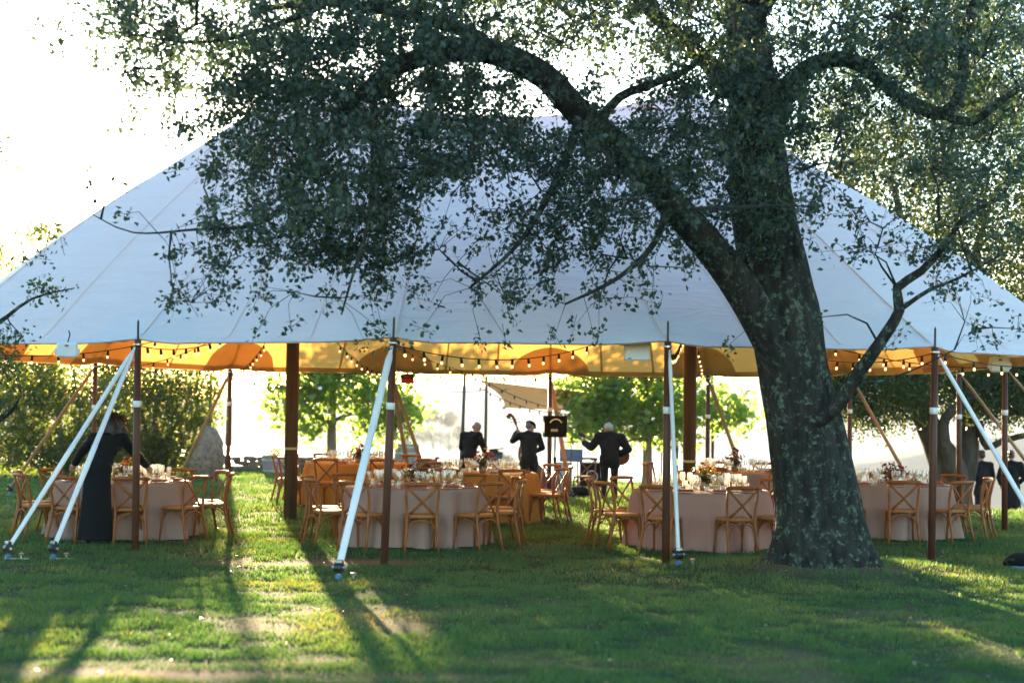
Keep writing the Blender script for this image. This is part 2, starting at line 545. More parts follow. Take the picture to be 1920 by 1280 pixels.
V, F = grid_mesh('hill', Xb, Yb)
V[:, 2] += (fbm(V[:, 0] * .02, V[:, 1] * .02) - .5) * 4 * sstep(70, 160, V[:, 1])
struct('lower_hillside', np_mesh('lower_hillside', V, F, None, True), M['hill'])

LAKE_Z = -58.0
mb = MB(); mb.add([(-3000, 700, LAKE_Z), (3000, 700, LAKE_Z), (3000, 3400, LAKE_Z), (-3000, 3400, LAKE_Z)], [(0, 1, 2, 3)])
struct('lake', mb.mesh('lake'), M['water'])

def ridge(name, prof, d, depth, seed, mat):
    """a range of hills: prof = list of (px, py) skyline at distance d"""
    px = np.array([p[0] for p in prof], float); py = np.array([p[1] for p in prof], float)
    xs = (np.linspace(px[0], px[-1], 140) - 960) / FPX * d
    top = np.interp(xs, (px - 960) / FPX * d, [D(a, b, d).z for a, b in prof])
    top = top + (fbm(xs * .012 + seed, xs * 0 + seed) - .5) * 10
    rows = 26
    V = []; 
    for j in range(rows):
        t = j / (rows - 1)
        yy = d - depth + t * depth * 1.5
        s = np.sin(min(t / .667, 1.5) * math.pi / 2) ** 1.3 if t < .667 else np.cos((t - .667) / .333 * math.pi / 2)
        n = fbm(xs * .01 + seed * 3, np.full_like(xs, yy * .01) + seed)
        z = LAKE_Z - 3 + (top - LAKE_Z + 3) * np.clip(s + (n - .5) * .35 * (1 - abs(s - .5)) * (0 if abs(t - .667) < .03 else 1), 0, 1.02)
        V.append(np.stack([xs, np.full_like(xs, yy) + (n - .5) * depth * .3, z], 1))
    V = np.concatenate(V)
    nx = 140
    i = (np.arange(nx - 1)[None, :] + nx * np.arange(rows - 1)[:, None]).ravel()
    return struct(name, np_mesh(name, V, np.stack([i, i + 1, i + 1 + nx, i + nx], 1), None, True), mat)
ridge('far_mountains', [(-700, 760), (0, 735), (300, 745), (600, 752), (800, 732), (870, 722), (1000, 735), (1100, 742), (1250, 728), (1400, 712), (1550, 725), (1700, 742), (1900, 735), (2600, 750)], 2600, 520, 3.1, M['mountain'])
ridge('near_hills', [(1380, 905), (1480, 880), (1560, 868), (1640, 858), (1700, 848), (1760, 832), (1850, 820), (2000, 815), (2500, 830)], 950, 170, 8.3, M['mountain'])

# evening haze
hz = MB(); hz.box((0, 1400, (42 + LAKE_Z - 8) / 2), (7000, 4600, 42 - LAKE_Z + 8))
hm, hnt, hb, ho = newmat('haze')
hnt.nodes.remove(hb)
pv = N(hnt, 'ShaderNodeVolumePrincipled', Density=.00024, Anisotropy=.05)
pv.inputs['Color'].default_value = (.80, .82, .86, 1)
hnt.links.new(pv.outputs[0], ho.inputs['Volume'])
hzo = put('haze', hz, hm); hzo['kind'] = 'stuff'

# ================================================================== grass blades
def grass():
    Vs = []; Ts = []
    def zone(y0, y1, dens, h, wd):
        half = lambda y: y * 960 / FPX * 1.12 + .6
        A = (half(y0) + half(y1)) * (y1 - y0)
        n = int(A * dens)
        y = rng.uniform(y0, y1, n); x = rng.uniform(-1, 1, n) * half(y1)
        k = np.abs(x) < half(y)
        x = x[k]; y = y[k]
        dm = dirt_mask(x, y)
        tuft = fbm(x * 3.1 + 40, y * 3.1, 3)
        big = fbm(x * .8 + 4, y * .8 + 30, 3)
        keep = (rng.random(len(x)) > dm * 1.02) & (rng.random(len(x)) < .35 + 1.3 * sstep(.3, .62, tuft)) & (y < lawn_edge(x))
        x = x[keep]; y = y[keep]; tuft = tuft[keep]; dm = dm[keep]; big = big[keep]
        n = len(x)
        z = ground_h(x, y) - .004
        hh = h * (.45 + .9 * sstep(.3, .7, tuft) + .35 * big) * rng.uniform(.6, 1.25, n) * (1 - .4 * dm)
        a = rng.uniform(0, 2 * np.pi, n); lean = rng.uniform(.1, .9, n) * hh; b = rng.uniform(0, 2 * np.pi, n)
        wv = wd * rng.uniform(.7, 1.3, n) / 2
        dx = np.cos(a) * wv; dy = np.sin(a) * wv
        p0 = np.stack([x - dx, y - dy, z], 1); p1 = np.stack([x + dx, y + dy, z], 1)
        p2 = np.stack([x + np.cos(b) * lean, y + np.sin(b) * lean, z + hh], 1)
        Vs.append(np.stack([p0, p1, p2], 1).reshape(-1, 3))
        t = np.clip(rng.beta(2, 3, n) * .75 + (big - .5) * 1.1 + dm * .45 + .05, 0, 1)
        t[rng.random(n) < .008] = 1
        Ts.append(np.repeat(t, 3))
    zone(9.5, 13, 4200, .030, .007)
    zone(13, 18, 2700, .034, .009)
    zone(18, 26, 1200, .042, .013)
    zone(26, 46, 420, .06, .02)
    V = np.concatenate(Vs); F = np.arange(len(V)).reshape(-1, 3)
    o = put('grass', np_mesh('grass', V, F, np.concatenate(Ts)), M['grassblade'])
    o['kind'] = 'stuff'; o['label'] = 'short green lawn grass with worn patches'; o['category'] = 'grass'
    print('grass tris', len(F))
grass()
def fallen():
    n = 1500
    y = rng.uniform(10, 34, n); x = rng.uniform(-1, 1, n) * y * .33
    k = (np.hypot(x - TRUNK.x, y - TRUNK.y) < 7.5) | (rng.random(n) < .35)
    x = x[k]; y = y[k]; n = len(x)
    P = np.stack([x, y, ground_h(x, y) + rng.uniform(.012, .05, n)], 1)
    a = rng.uniform(0, 6.28, n); sz = rng.uniform(.025, .05, n)
    V = []; 
    for u, v in ((0, 0), (-.32, .5), (0, 1), (.32, .5)):
        V.append(P + np.stack([(u * np.cos(a) - v * np.sin(a)) * sz, (u * np.sin(a) + v * np.cos(a)) * sz, rng.normal(size=n) * .006], 1))
    V = np.stack(V, 1).reshape(-1, 3)
    o = put('fallen_leaves', np_mesh('fallen_leaves', V, np.arange(n * 4).reshape(-1, 4), np.repeat(rng.random(n), 4)), leafmat('dry_leaf', [(0, (.10, .06, .03)), (.7, (.24, .15, .07)), (1, (.34, .26, .14))], (1, .8, .5), .3))
    o['kind'] = 'stuff'; o['label'] = 'small dry brown leaves scattered over the lawn under the oak'; o['category'] = 'leaves'
fallen()

# ================================================================== trees
LEAF = np.array([(0, 0, 0), (-.30, .45, .07), (0, 1, -.05), (.30, .45, .07)])
LEAF_F = np.array([(0, 3, 2, 1)])
def lobed():
    pts = [(0, 0)]
    for a, r_ in ((-62, .62), (-46, .40), (-30, .88), (-14, .50), (0, 1.0), (14, .50), (30, .88), (46, .40), (62, .62)):
        pts.append((math.sin(R(a * 1.6)) * r_, .25 + math.cos(R(a * 1.6)) * r_ * .8))
    V = np.array([(0, .3, 0)] + [(x, y, -.12 * x * x) for x, y in pts])
    n = len(pts)
    F = np.array([(0, 1 + (k + 1) % n, 1 + k) for k in range(n)])
    return V, F
PLANE_V, PLANE_F = lobed()

def leaf_frames(n, droop=.3, flat=0.0):
    a = rng.normal(size=(n, 3)); a[:, 2] -= droop
    a /= np.linalg.norm(a, axis=1, keepdims=True)
    c = rng.normal(size=(n, 3)); c[:, 2] += flat
    c -= a * (a * c).sum(1, keepdims=True); c /= np.linalg.norm(c, axis=1, keepdims=True)
    return np.cross(a, c), a, c
def leaf_arrays(P, size, TV, TF, droop=.3, flat=0.0, var=.35):
    n = len(P)
    b, a, c = leaf_frames(n, droop, flat)
    s = size * rng.uniform(1 - var, 1 + var, n)
    V = P[:, None, :] + s[:, None, None] * (TV[None, :, 0:1] * b[:, None, :] + TV[None, :, 1:2] * a[:, None, :] + TV[None, :, 2:3] * c[:, None, :])
    F = TF[None] + (np.arange(n) * len(TV))[:, None, None]
    return V.reshape(-1, 3), F.reshape(-1, TF.shape[1]), len(TV)
def foliage(root, P, size, mat, TV=LEAF, TF=LEAF_F, droop=.3, flat=0.0, tint=None, singles=0, name='leaves'):
    P = np.asarray(P)
    if tint is None: tint = np.clip(rng.beta(2, 2.4, len(P)), 0, 1)
    if singles:                                   # the leaves that show largest are parts of their own
        d = np.linalg.norm(P - np.array(EYE)[None], axis=1)
        vis = np.abs(P[:, 0] / P[:, 1]) < .31
        vis &= (P[:, 2] - EYE.z) / P[:, 1] < .235
        order = np.argsort(np.where(vis, d, 1e9))[:singles]
        keep = np.ones(len(P), bool); keep[order] = False
        protos = []
        for k in range(6):
            me = np_mesh('leaf', TV * size * (.75 + .12 * k), TF, np.full(len(TV), k / 7))
            me.materials.append(mat); protos.append(me)
        for q, i in enumerate(order):
            o = bpy.data.objects.new('leaf', protos[q % 6]); COL.objects.link(o)
            o.parent = root; o.location = Vector(P[i]) - root.location
            o.rotation_euler = (rng.uniform(-2.6, -.4), rng.uniform(-.6, .6), rng.uniform(0, 6.28))
        P = P[keep]; tint = tint[keep]
    V, F, k = leaf_arrays(P, size, TV, TF, droop, flat)
    o = put(name, np_mesh(name, V, F, np.repeat(tint, k)), mat, root, world=True)
    o['kind'] = 'stuff'
    return o

def spline(pts, step=.25):
    """pts: (Vector, radius) -> dense smooth path"""
    out = []; rr = []
    n = len(pts)
    for i in range(n - 1):
        p0 = pts[max(i - 1, 0)][0]; p1 = pts[i][0]; p2 = pts[i + 1][0]; p3 = pts[min(i + 2, n - 1)][0]
        m = max(2, int((p2 - p1).length / step))
        for k in range(m):
            t = k / m
            out.append(.5 * ((2 * p1) + (p2 - p0) * t + (2 * p0 - 5 * p1 + 4 * p2 - p3) * t * t + (3 * p1 - p0 - 3 * p2 + p3) * t ** 3))
            rr.append(pts[i][1] * (1 - t) + pts[i + 1][1] * t)
    out.append(pts[-1][0]); rr.append(pts[-1][1])
    return out, rr

def limb_mesh(mb, pts, n=12, step=.25, rough=.08, seed=0, flare=None, furrow=0):
    path, rad = spline(pts, step)
    o = len(mb.v)
    mb.tube(path, rad, n)
    # uneven bark
    V = np.array(mb.v[o:])
    C = np.repeat(np.array([tuple(p) for p in path]), n, 0)
    rad = np.repeat(np.array(rad), n)
    ang = np.tile(np.arange(n) * 2 * np.pi / n, len(path))
    ht = np.repeat(np.arange(len(path)), n) * step
    nn = fbm(np.cos(ang) * 2.2 + seed + 20, np.sin(ang) * 2.2 + ht * .35 + 20, 3) - .5
    fine = fbm(ang * 3.2 + seed, ht * .9 + 7, 3) - .5
    k = 1 + nn * rough * 3 + fine * rough * 2.2
    if furrow:
        warp = fbm(ang * 2 + 3, ht * .7, 3) * 1.6
        fu = np.abs(fbm(np.cos(ang) * 7 + 30 + warp, np.sin(ang) * 7 + 30 + ht * .55, 2) - .5) * 2
        fu2 = np.abs(fbm(np.cos(ang) * 15 + 60 + warp, np.sin(ang) * 15 + 60 + ht * 1.4, 2) - .5) * 2
        k = k + furrow * (np.minimum(fu * 3, 1) - .7) / np.maximum(rad, .2) * .45 + furrow * .5 * (np.minimum(fu2 * 3, 1) - .7) / np.maximum(rad, .2) * .45
    if flare is not None:
        zz = V[:, 2] - flare
        k = k * (1 + .30 * np.exp(-np.maximum(zz, 0) / .22) * (1 + .35 * np.cos(ang * 5 + seed)))
    V = C + (V - C) * k[:, None]
    mb.v[o:] = [tuple(p) for p in V]
    return path, rad

def grow(limbs, targets, mb, reach=.9, r0=.028, tip=.004, sag=.12, sides=5):
    """secondary branches from the limbs to each target, growing outwards"""
    nodes = [np.array([tuple(p) for p in l]) for l in limbs]
    nd = np.concatenate(nodes)
    T = np.asarray(targets)
    d = np.sqrt(((T[:, None] - nd[None]) ** 2).sum(2)).min(1)
    ndl = [nd]
    for i in np.argsort(d):
        A = np.concatenate(ndl) if len(ndl) > 1 else ndl[0]
        ndl = [A]
        t = T[i]
        q = np.sqrt(((A - t) ** 2).sum(1)); j = q.argmin()
        p = A[j]; L = q[j]
        if L < .08: continue
        m = max(2, int(L / .22))
        k = np.linspace(0, 1, m + 1)[:, None]
        path = p + (t - p) * k
        wob = rng.normal(size=3) * L * .12
        path = path + np.sin(k * np.pi) * (wob + np.array([0, 0, L * sag]))
        rr = min(r0, .006 + L * .014)
        mb.tube(path, list(np.linspace(rr, tip, m + 1)), sides, cap=False)
        ndl.append(path[1:])
    return np.concatenate(ndl)
def twigs(nodes, P, name, mb, r_=.0035, maxd=1.6):
    P = np.asarray(P)
    for s in range(0, len(P), 400):
        Q = P[s:s + 400]
        d = ((Q[:, None] - nodes[None]) ** 2).sum(2); j = d.argmin(1)
        for k in range(len(Q)):
            if d[k, j[k]] > maxd ** 2: continue
            a = nodes[j[k]]; b = Q[k]
            mid = (a + b) / 2 + np.array([0, 0, .12]) * np.sqrt(d[k, j[k]]) + rng.normal(size=3) * .03
            mb.tube([a, mid, b], [r_ * 1.4, r_, r_ * .6], 3, cap=False)

# ---- the oak in front of the tent
def oak_front():
    base = TRUNK.copy(); base.z = gh(TRUNK.x, TRUNK.y) - .02
    root = thing('oak_tree', 'great old oak with lichen on its leaning trunk, spreading over the front of the tent', 'tree', base)
    d0 = TRUNK.y
    def L(*a): return [(D(x, y, d), r_) for x, y, d, r_ in a]
    mb = MB()
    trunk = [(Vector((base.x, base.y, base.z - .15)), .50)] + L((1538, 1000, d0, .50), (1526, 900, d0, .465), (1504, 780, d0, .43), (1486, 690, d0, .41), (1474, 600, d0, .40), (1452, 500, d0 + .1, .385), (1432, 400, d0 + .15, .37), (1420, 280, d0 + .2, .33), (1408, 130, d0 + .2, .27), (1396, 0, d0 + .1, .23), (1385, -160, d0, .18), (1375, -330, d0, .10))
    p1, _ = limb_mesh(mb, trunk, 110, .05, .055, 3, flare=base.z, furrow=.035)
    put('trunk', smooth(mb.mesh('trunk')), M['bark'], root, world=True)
    limbs = [p1]
    specs = [
        (1, L((1488, 720, d0 - .05, .25), (1445, 630, d0 - .22, .235), (1400, 555, d0 - .35, .21), (1346, 480, d0 - .5, .19), (1278, 402, d0 - .7, .18), (1230, 348, d0 - .85, .17), (1180, 296, d0 - 1.0, .16), (1080, 206, d0 - 1.25, .15), (1020, 142, d0 - 1.5, .142), (945, 105, d0 - 1.8, .138), (890, 93, d0 - 2.0, .128), (830, 98, d0 - 2.1, .11), (780, 110, d0 - 2.15, .10), (738, 130, d0 - 2.2, .085), (680, 172, d0 - 2.3, .065), (610, 250, d0 - 2.4, .048), (560, 330, d0 - 2.5, .038), (525, 392, d0 - 2.5, .030), (470, 424, d0 - 2.5, .022), (370, 430, d0 - 2.5, .014), (250, 436, d0 - 2.4, .008), (170, 400, d0 - 2.4, .005))),
        (2, L((930, 100, d0 - 1.85, .085), (880, 62, d0 - 2.0, .08), (810, 40, d0 - 2.2, .065), (700, 15, d0 - 2.4, .05), (600, 5, d0 - 2.5, .04), (470, 20, d0 - 2.6, .025))),
        (3, L((1445, 240, d0, .17), (1478, 165, d0 - .3, .12), (1525, 122, d0 - .5, .10), (1590, 112, d0 - .7, .092), (1640, 140, d0 - .8, .088), (1695, 185, d0 - .9, .082), (1768, 214, d0 - 1, .08), (1802, 165, d0 - 1, .06), (1810, 60, d0 - 1, .06), (1850, -60, d0 - 1, .04))),
        (4, L((1770, 213, d0 - 1, .06), (1820, 230, d0 - 1.1, .05), (1890, 180, d0 - 1.2, .04), (1980, 120, d0 - 1.3, .03))),
        (5, L((1500, 805, d0 - .25, .115), (1560, 768, d0 - .5, .092), (1605, 705, d0 - .7, .078), (1648, 645, d0 - .9, .064), (1686, 582, d0 - 1, .056), (1682, 540, d0 - 1, .05), (1728, 508, d0 - 1.1, .042), (1770, 462, d0 - 1.2, .035), (1812, 405, d0 - 1.2, .025), (1880, 370, d0 - 1.2, .015))),
        (6, L((1686, 582, d0 - 1, .03), (1740, 545, d0 - 1.1, .022), (1800, 520, d0 - 1.2, .014), (1890, 470, d0 - 1.2, .008))),
        (7, L((1600, 715, d0 - .7, .02), (1650, 715, d0 - .8, .014), (1720, 690, d0 - .9, .010), (1790, 655, d0 - 1, .006))),
        (8, L((1120, 232, d0 - 1.1, .06), (1162, 182, d0 - 1.2, .052), (1222, 158, d0 - 1.2, .045), (1292, 128, d0 - 1.2, .035), (1370, 60, d0 - 1.2, .02))),
        (9, L((1410, 200, d0 + .1, .13), (1330, 120, d0 - .2, .10), (1240, 40, d0 - .5, .08), (1130, -60, d0 - .8, .06), (980, -140, d0 - 1.2, .04))),
        (10, L((1400, 60, d0 + .1, .12), (1470, -40, d0 - .3, .09), (1560, -120, d0 - .7, .06), (1700, -180, d0 - 1.0, .04))),
        (11, L((1090, 205, d0 - 1.25, .06), (1060, 300, d0 - 1.5, .045), (1010, 400, d0 - 1.6, .032), (960, 470, d0 - 1.7, .022), (880, 540, d0 - 1.7, .012))),
        (12, L((1255, 360, d0 - .8, .05), (1230, 450, d0 - 1.2, .036), (1160, 520, d0 - 1.4, .024), (1060, 570, d0 - 1.5, .012))),
        (13, L((700, 160, d0 - 2.3, .045), (700, 300, d0 - 2.5, .034), (690, 420, d0 - 2.6, .024), (660, 520, d0 - 2.6, .014), (640, 590, d0 - 2.6, .008))),
        (14, L((610, 10, d0 - 2.5, .035), (480, 60, d0 - 2.6, .025), (360, 80, d0 - 2.7, .016), (220, 60, d0 - 2.7, .009))),
    ]
    for sd, pts in specs:
        mb = MB()
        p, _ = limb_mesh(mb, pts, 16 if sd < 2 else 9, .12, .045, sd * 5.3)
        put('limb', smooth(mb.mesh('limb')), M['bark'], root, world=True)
        limbs.append(p)
    # where the crown is full and where it thins out (cells of about 0.43 m)
    rows = ["455677888888888888777766", "456788899999999999888877", "234688999999998999998887",
            "025788999999888899989898", "002568999998434799967887", "001257899998444689965788",
            "000026899999877889963566", "013136899974688878842355", "120246799758875456333455",
            "000145688645543211112233", "000111124312130001031122"]
    P = []; cl = []; shoots = []
    for j, row in enumerate(rows):
        for i, ch in enumerate(row):
            v = int(ch)
            if not v: continue
            yy = -240 + 80 * j
            nclus = rng.poisson(v ** 1.8 * (1.35 if j > 2 else 1.0) * (.78 if j > 6 else 1))
            for _ in range(nclus):
                px = 80 * i + rng.uniform(-12, 92); py = yy + rng.uniform(-12, 92)
                t = (px - 200) / 1250
                dc = d0 - 2.4 + 2.0 * min(max(t, 0), 1) - (.5 if px > 1500 else 0)
                spread = .55 + .09 * v
                if py > 420: spread = .45
                d = dc + rng.normal() * spread
                if py > 330: d = min(d, 18.9)
                d = max(d, 14.6)
                w_ = D(px, py, d)
                dens = fbm(w_.x * 1.15 + 50 + w_.y * .5, w_.z * 1.3 + 50, 3)
                if rng.random() > .16 + 1.5 * float(sstep(.36, .60, dens)): continue
                cl.append(tuple(D(px, py, d)))
    cl = np.array(cl)
    # nothing may poke through the tent roof: below it the crown keeps in front
    tb = MB()
    sel = cl[rng.choice(len(cl), 620, replace=False)]
    nodes = grow(limbs, sel, tb)
    twigs(nodes, cl, 'twig', tb)
    put('twigs', tb.mesh('twigs'), M['bark'], root, world=True, kind='stuff')
    for c in cl:
        n = rng.integers(10, 23)
        ax = rng.normal(size=3); ax[2] -= .5; ax /= np.linalg.norm(ax)
        s = rng.uniform(-.5, .5, n)[:, None] * .34
        P.append(c + ax * s + rng.normal(size=(n, 3)) * .042)
        shoots.append((c - ax * .16, c + ax * .17))
    P = np.concatenate(P)
    tb = MB()
    for a, b2 in shoots: tb.tube([a, (a + b2) / 2 + rng.normal(size=3) * .012, b2], [.0035, .0026, .0014], 3, cap=False)
    put('shoots', tb.mesh('shoots'), M['bark'], root, world=True, kind='stuff')
    print('oak leaves', len(P), 'clusters', len(cl))
    foliage(root, P, .062, M['oakleaf'], singles=300)
oak_front()

def blob_points(blobs, per):
    out = []
    for c, r_, n in blobs:
        v = rng.normal(size=(n, 3)); v /= np.linalg.norm(v, axis=1, keepdims=True)
        v *= (rng.uniform(.25, 1, n) ** .5)[:, None]
        out.append(np.array(c) + v * np.array(r_))
    return np.concatenate(out)
def clusters_to_leaves(cl, lo, hi, sp):
    P = []
    for c in cl:
        n = rng.integers(lo, hi)
        P.append(c + rng.normal(size=(n, 3)) * sp)
    return np.concatenate(P)

def tree(name, label, cat, base, limbs, blobs, leaf, size, mat, bark_, per=(10, 20), sp=.12, nb=120, TV=LEAF, TF=LEAF_F, droop=.3, singles=0, flat=0.0, group=None, rough=.06, r0=.028, nside=12):
    root = thing(name, label, cat, base, group=group)
    paths = []
    for k, pts in enumerate(limbs):
        mb = MB()
        p, _ = limb_mesh(mb, pts, nside if k == 0 else 8, .15, rough, k * 3.7 + base[0], flare=base[2] if k == 0 else None)
        put('trunk' if k == 0 else 'limb', smooth(mb.mesh('trunk')), bark_, root, world=True)
        paths.append(p)
    cl = blob_points(blobs, 1)
    tb = MB()
    sel = cl[rng.choice(len(cl), min(nb, len(cl)), replace=False)]
    nodes = grow(paths, sel, tb, r0=r0)
    twigs(nodes, cl, 'twig', tb, .004)
    put('twigs', tb.mesh('twigs'), bark_, root, world=True, kind='stuff')
    P = clusters_to_leaves(cl, per[0], per[1], sp)
    foliage(root, P, size, mat, TV, TF, droop, flat, singles=singles)
    return root
def LP(*a): return [(D(x, y, d), r_) for x, y, d, r_ in a]
def gp(px, d):                # ground point under picture column px at depth d
    p = D(px, 800, d); p.z = gh(p.x, p.y); return p

# ---- oak beyond the right end of the tent
b = gp(1790, 37)
tree('oak_tree', 'dark twin-trunked oak standing behind the right end of the tent', 'tree', (b.x, b.y, b.z),
     [[(Vector((b.x, b.y, b.z - .2)), .46)] + LP((1780, 890, 37, .43), (1752, 825, 37, .29), (1724, 760, 37, .27), (1700, 705, 37, .25), (1680, 640, 37, .22), (1660, 560, 37.3, .18), (1690, 440, 37.5, .10), (1670, 330, 37.5, .05)),
      LP((1800, 915, 37.2, .28), (1814, 860, 37.3, .24), (1818, 780, 37.4, .22), (1828, 700, 37.5, .20), (1850, 600, 37.6, .17), (1830, 480, 37.7, .10), (1870, 350, 37.7, .04)),
      LP((1784, 885, 36.6, .16), (1772, 825, 36.3, .12), (1772, 785, 36.2, .11), (1800, 760, 36.1, .11), (1845, 728, 36, .10), (1885, 690, 36, .11), (1930, 640, 36, .08)),
      LP((1835, 790, 37.2, .10), (1850, 838, 37, .08), (1880, 826, 36.8, .07), (1960, 806, 36.6, .06), (2060, 780, 36.5, .04)),
      LP((1700, 700, 37, .18), (1640, 640, 36.8, .13), (1580, 600, 36.6, .08), (1520, 560, 36.5, .05))],
     [(D(1700, 420, 37.5), (1.9, 2.0, 2.4), 520), (D(1560, 480, 37.5), (1.3, 1.6, 1.7), 260), (D(1850, 380, 37.5), (1.8, 2.0, 3.0), 560), (D(1980, 480, 37.5), (1.6, 2.0, 3.2), 420),
      (D(1700, 180, 38), (2.2, 2.0, 1.6), 360), (D(1880, 120, 38), (2.4, 2.0, 1.6), 420), (D(1560, 300, 38), (1.2, 1.4, 1.6), 160),
      (D(1640, 735, 36.8), (1.3, 1.4, .75), 320), (D(1560, 690, 36.8), (1.0, 1.2, .8), 180), (D(1890, 735, 36.4), (1.5, 1.2, .60), 300), (D(1760, 690, 38.2), (1.9, 1.2, .9), 420), (D(1960, 710, 37), (1.2, 1.4, .8), 200)],
     None, .085, M['farleaf'], M['bark2'], (26, 44), .19, 300, singles=60)

# ---- two young plane trees on the lake side of the tent
def plane(label, px, d, trunk, limbs, blobs):
    b = gp(px, d)
    tree('plane_tree', label, 'tree', (b.x, b.y, b.z), [[(Vector((b.x, b.y, b.z - .1)), .13)] + trunk] + limbs, [(c_, r_, int(n_ * .72)) for c_, r_, n_ in blobs], None, .135, M['planeleaf'], M['bark3'], (6, 11), .20, 90, PLANE_V, PLANE_F, .55, 300, rough=.03, r0=.03, group='young plane trees')
plane('young plane tree with bright leaves behind the left mast of the tent', 622, 43.5,
      LP((622, 840, 43.5, .12), (622, 790, 43.5, .11), (624, 740, 43.5, .09), (626, 660, 43.5, .07), (628, 560, 43.5, .05), (630, 470, 43.5, .02)),
      [LP((622, 795, 43.5, .06), (590, 775, 43.3, .05), (560, 740, 43.2, .035), (520, 720, 43, .02)), LP((624, 790, 43.5, .055), (660, 775, 43.5, .045), (710, 778, 43.6, .03), (760, 770, 43.6, .015)),
       LP((624, 730, 43.5, .05), (670, 700, 43.7, .04), (730, 670, 43.8, .02)), LP((626, 680, 43.5, .045), (570, 640, 43.5, .03), (530, 600, 43.5, .015))],
      [(D(560, 735, 43.5), (.95, 1.0, .75), 150), (D(640, 720, 43.5), (1.2, 1.2, .7), 190), (D(720, 755, 43.5), (.95, 1.0, .55), 140), (D(580, 790, 43.3), (.8, .8, .35), 55), (D(700, 795, 43.6), (.6, .8, .25), 36), (D(760, 775, 43.5), (.45, .6, .4), 36),
       (D(600, 640, 43.5), (1.3, 1.3, .9), 160), (D(700, 650, 43.5), (1.2, 1.2, .8), 130), (D(640, 550, 43.5), (1.2, 1.2, 1.0), 130), (D(780, 640, 43.5), (1.0, 1.2, .6), 110)])  # last clump is unseen, added to block low sun from the foreground lawn
plane('young plane tree with bright leaves between the guitarist and the right mast', 1215, 42.0,
      LP((1214, 850, 42, .115), (1213, 790, 42, .105), (1210, 740, 42, .09), (1205, 660, 42, .07), (1200, 560, 42, .05), (1200, 480, 42, .02)),
      [LP((1213, 822, 42, .05), (1185, 824, 41.8, .03), (1160, 830, 41.7, .02), (1120, 800, 41.6, .012)), LP((1212, 770, 42, .055), (1170, 740, 41.9, .04), (1120, 715, 41.8, .03), (1070, 700, 41.7, .015)),
       LP((1213, 800, 42, .05), (1260, 770, 42.1, .04), (1310, 760, 42.2, .03), (1370, 775, 42.2, .015)), LP((1208, 710, 42, .05), (1260, 670, 42.2, .035), (1330, 640, 42.3, .02))],
      [(D(1105, 735, 42), (.9, 1.0, .6), 150), (D(1180, 735, 42), (.9, 1.0, .65), 150), (D(1270, 745, 42), (1.0, 1.1, .7), 160), (D(1345, 770, 42), (.75, .8, .5), 90), (D(1110, 790, 41.8), (.7, .7, .45), 90), (D(1190, 795, 42), (.7, .7, .35), 60), (D(1265, 805, 42), (.6, .7, .3), 55), (D(1390, 770, 42), (.3, .4, .35), 20),
       (D(1160, 650, 42), (1.2, 1.2, .8), 140), (D(1270, 650, 42), (1.2, 1.2, .8), 140), (D(1210, 560, 42), (1.1, 1.1, .9), 110), (D(1020, 630, 42), (1.0, 1.2, .65), 120)])  # final clump, hidden by the eave, is added to shade the lawn in front

# ---- berry bushes and small trees at the left
SH = [('wide berry bush with bare twigs and yellowing leaves behind the left table', 120, 40.0, [(120, 800, 1.4, 1.0, 1.2, 330), (60, 840, 1.1, .8, .7, 170), (190, 830, 1.0, .8, .8, 180), (130, 715, 1.6, .9, .8, 240), (30, 715, 1.1, .9, 1.0, 190), (-30, 800, 1.0, .9, 1.2, 150)]),
      ('rounded berry bush with reddish dry leaves just left of the boulder', 300, 41.5, [(290, 790, 1.3, .9, 1.1, 330), (350, 760, .9, .8, .7, 130), (250, 830, 1.0, .8, .7, 180), (330, 850, .8, .7, .5, 110), (260, 705, 1.1, .8, .75, 170), (370, 705, .65, .6, .55, 60)]),
      ('tall tree with thin yellow-green crown beyond the left end of the tent roof', 40, 50.0, [(40, 480, 1.7, 1.6, 1.3, 260), (-60, 520, 1.6, 1.5, 1.6, 240), (100, 520, 1.0, 1.2, .8, 110), (10, 600, 1.8, 1.5, 1.1, 200), (30, 690, 1.8, 1.4, .9, 160), (95, 450, .7, .8, .6, 50)])]
for lab, px, d, bl in SH:
    b = gp(px, d)
    tall = d > 45
    lim = [[(Vector((b.x, b.y, b.z - .1)), .12)] + ([(D(px, 720, d), .1), (D(px - 5, 600, d), .07), (D(px + 5, 480, d), .03)] if tall else [(D(px + 8, 850, d), .09), (D(px - 10, 790, d), .06), (D(px, 730, d), .03)])]
    for k in range(5):
        c = bl[k % len(bl)]
        e = D(c[0] + random.uniform(-40, 40), c[1] - 20, d + random.uniform(-.5, .5))
        s0 = Vector((b.x + random.uniform(-.3, .3), b.y + random.uniform(-.3, .3), b.z)) if not tall else D(px, 690 - 30 * k, d)
        mid = (s0 + e) / 2 + Vector((random.uniform(-.3, .3), random.uniform(-.2, .2), .1))
        lim.append([(s0, .055), (mid, .04), (e, .012)])
    tree('berry_bush' if not tall else 'small_tree', lab, 'bush' if not tall else 'tree', (b.x, b.y, b.z), lim,
         [(D(x, y, d), (rx, ry, rz), int(n * (1.5 if not tall else 1.3))) for x, y, rx, ry, rz, n in bl], None, .095 if not tall else .09, M['shrubleaf'], M['bark2'] if tall else M['bark3'], (9, 18), .16, 110, droop=.5, singles=40)

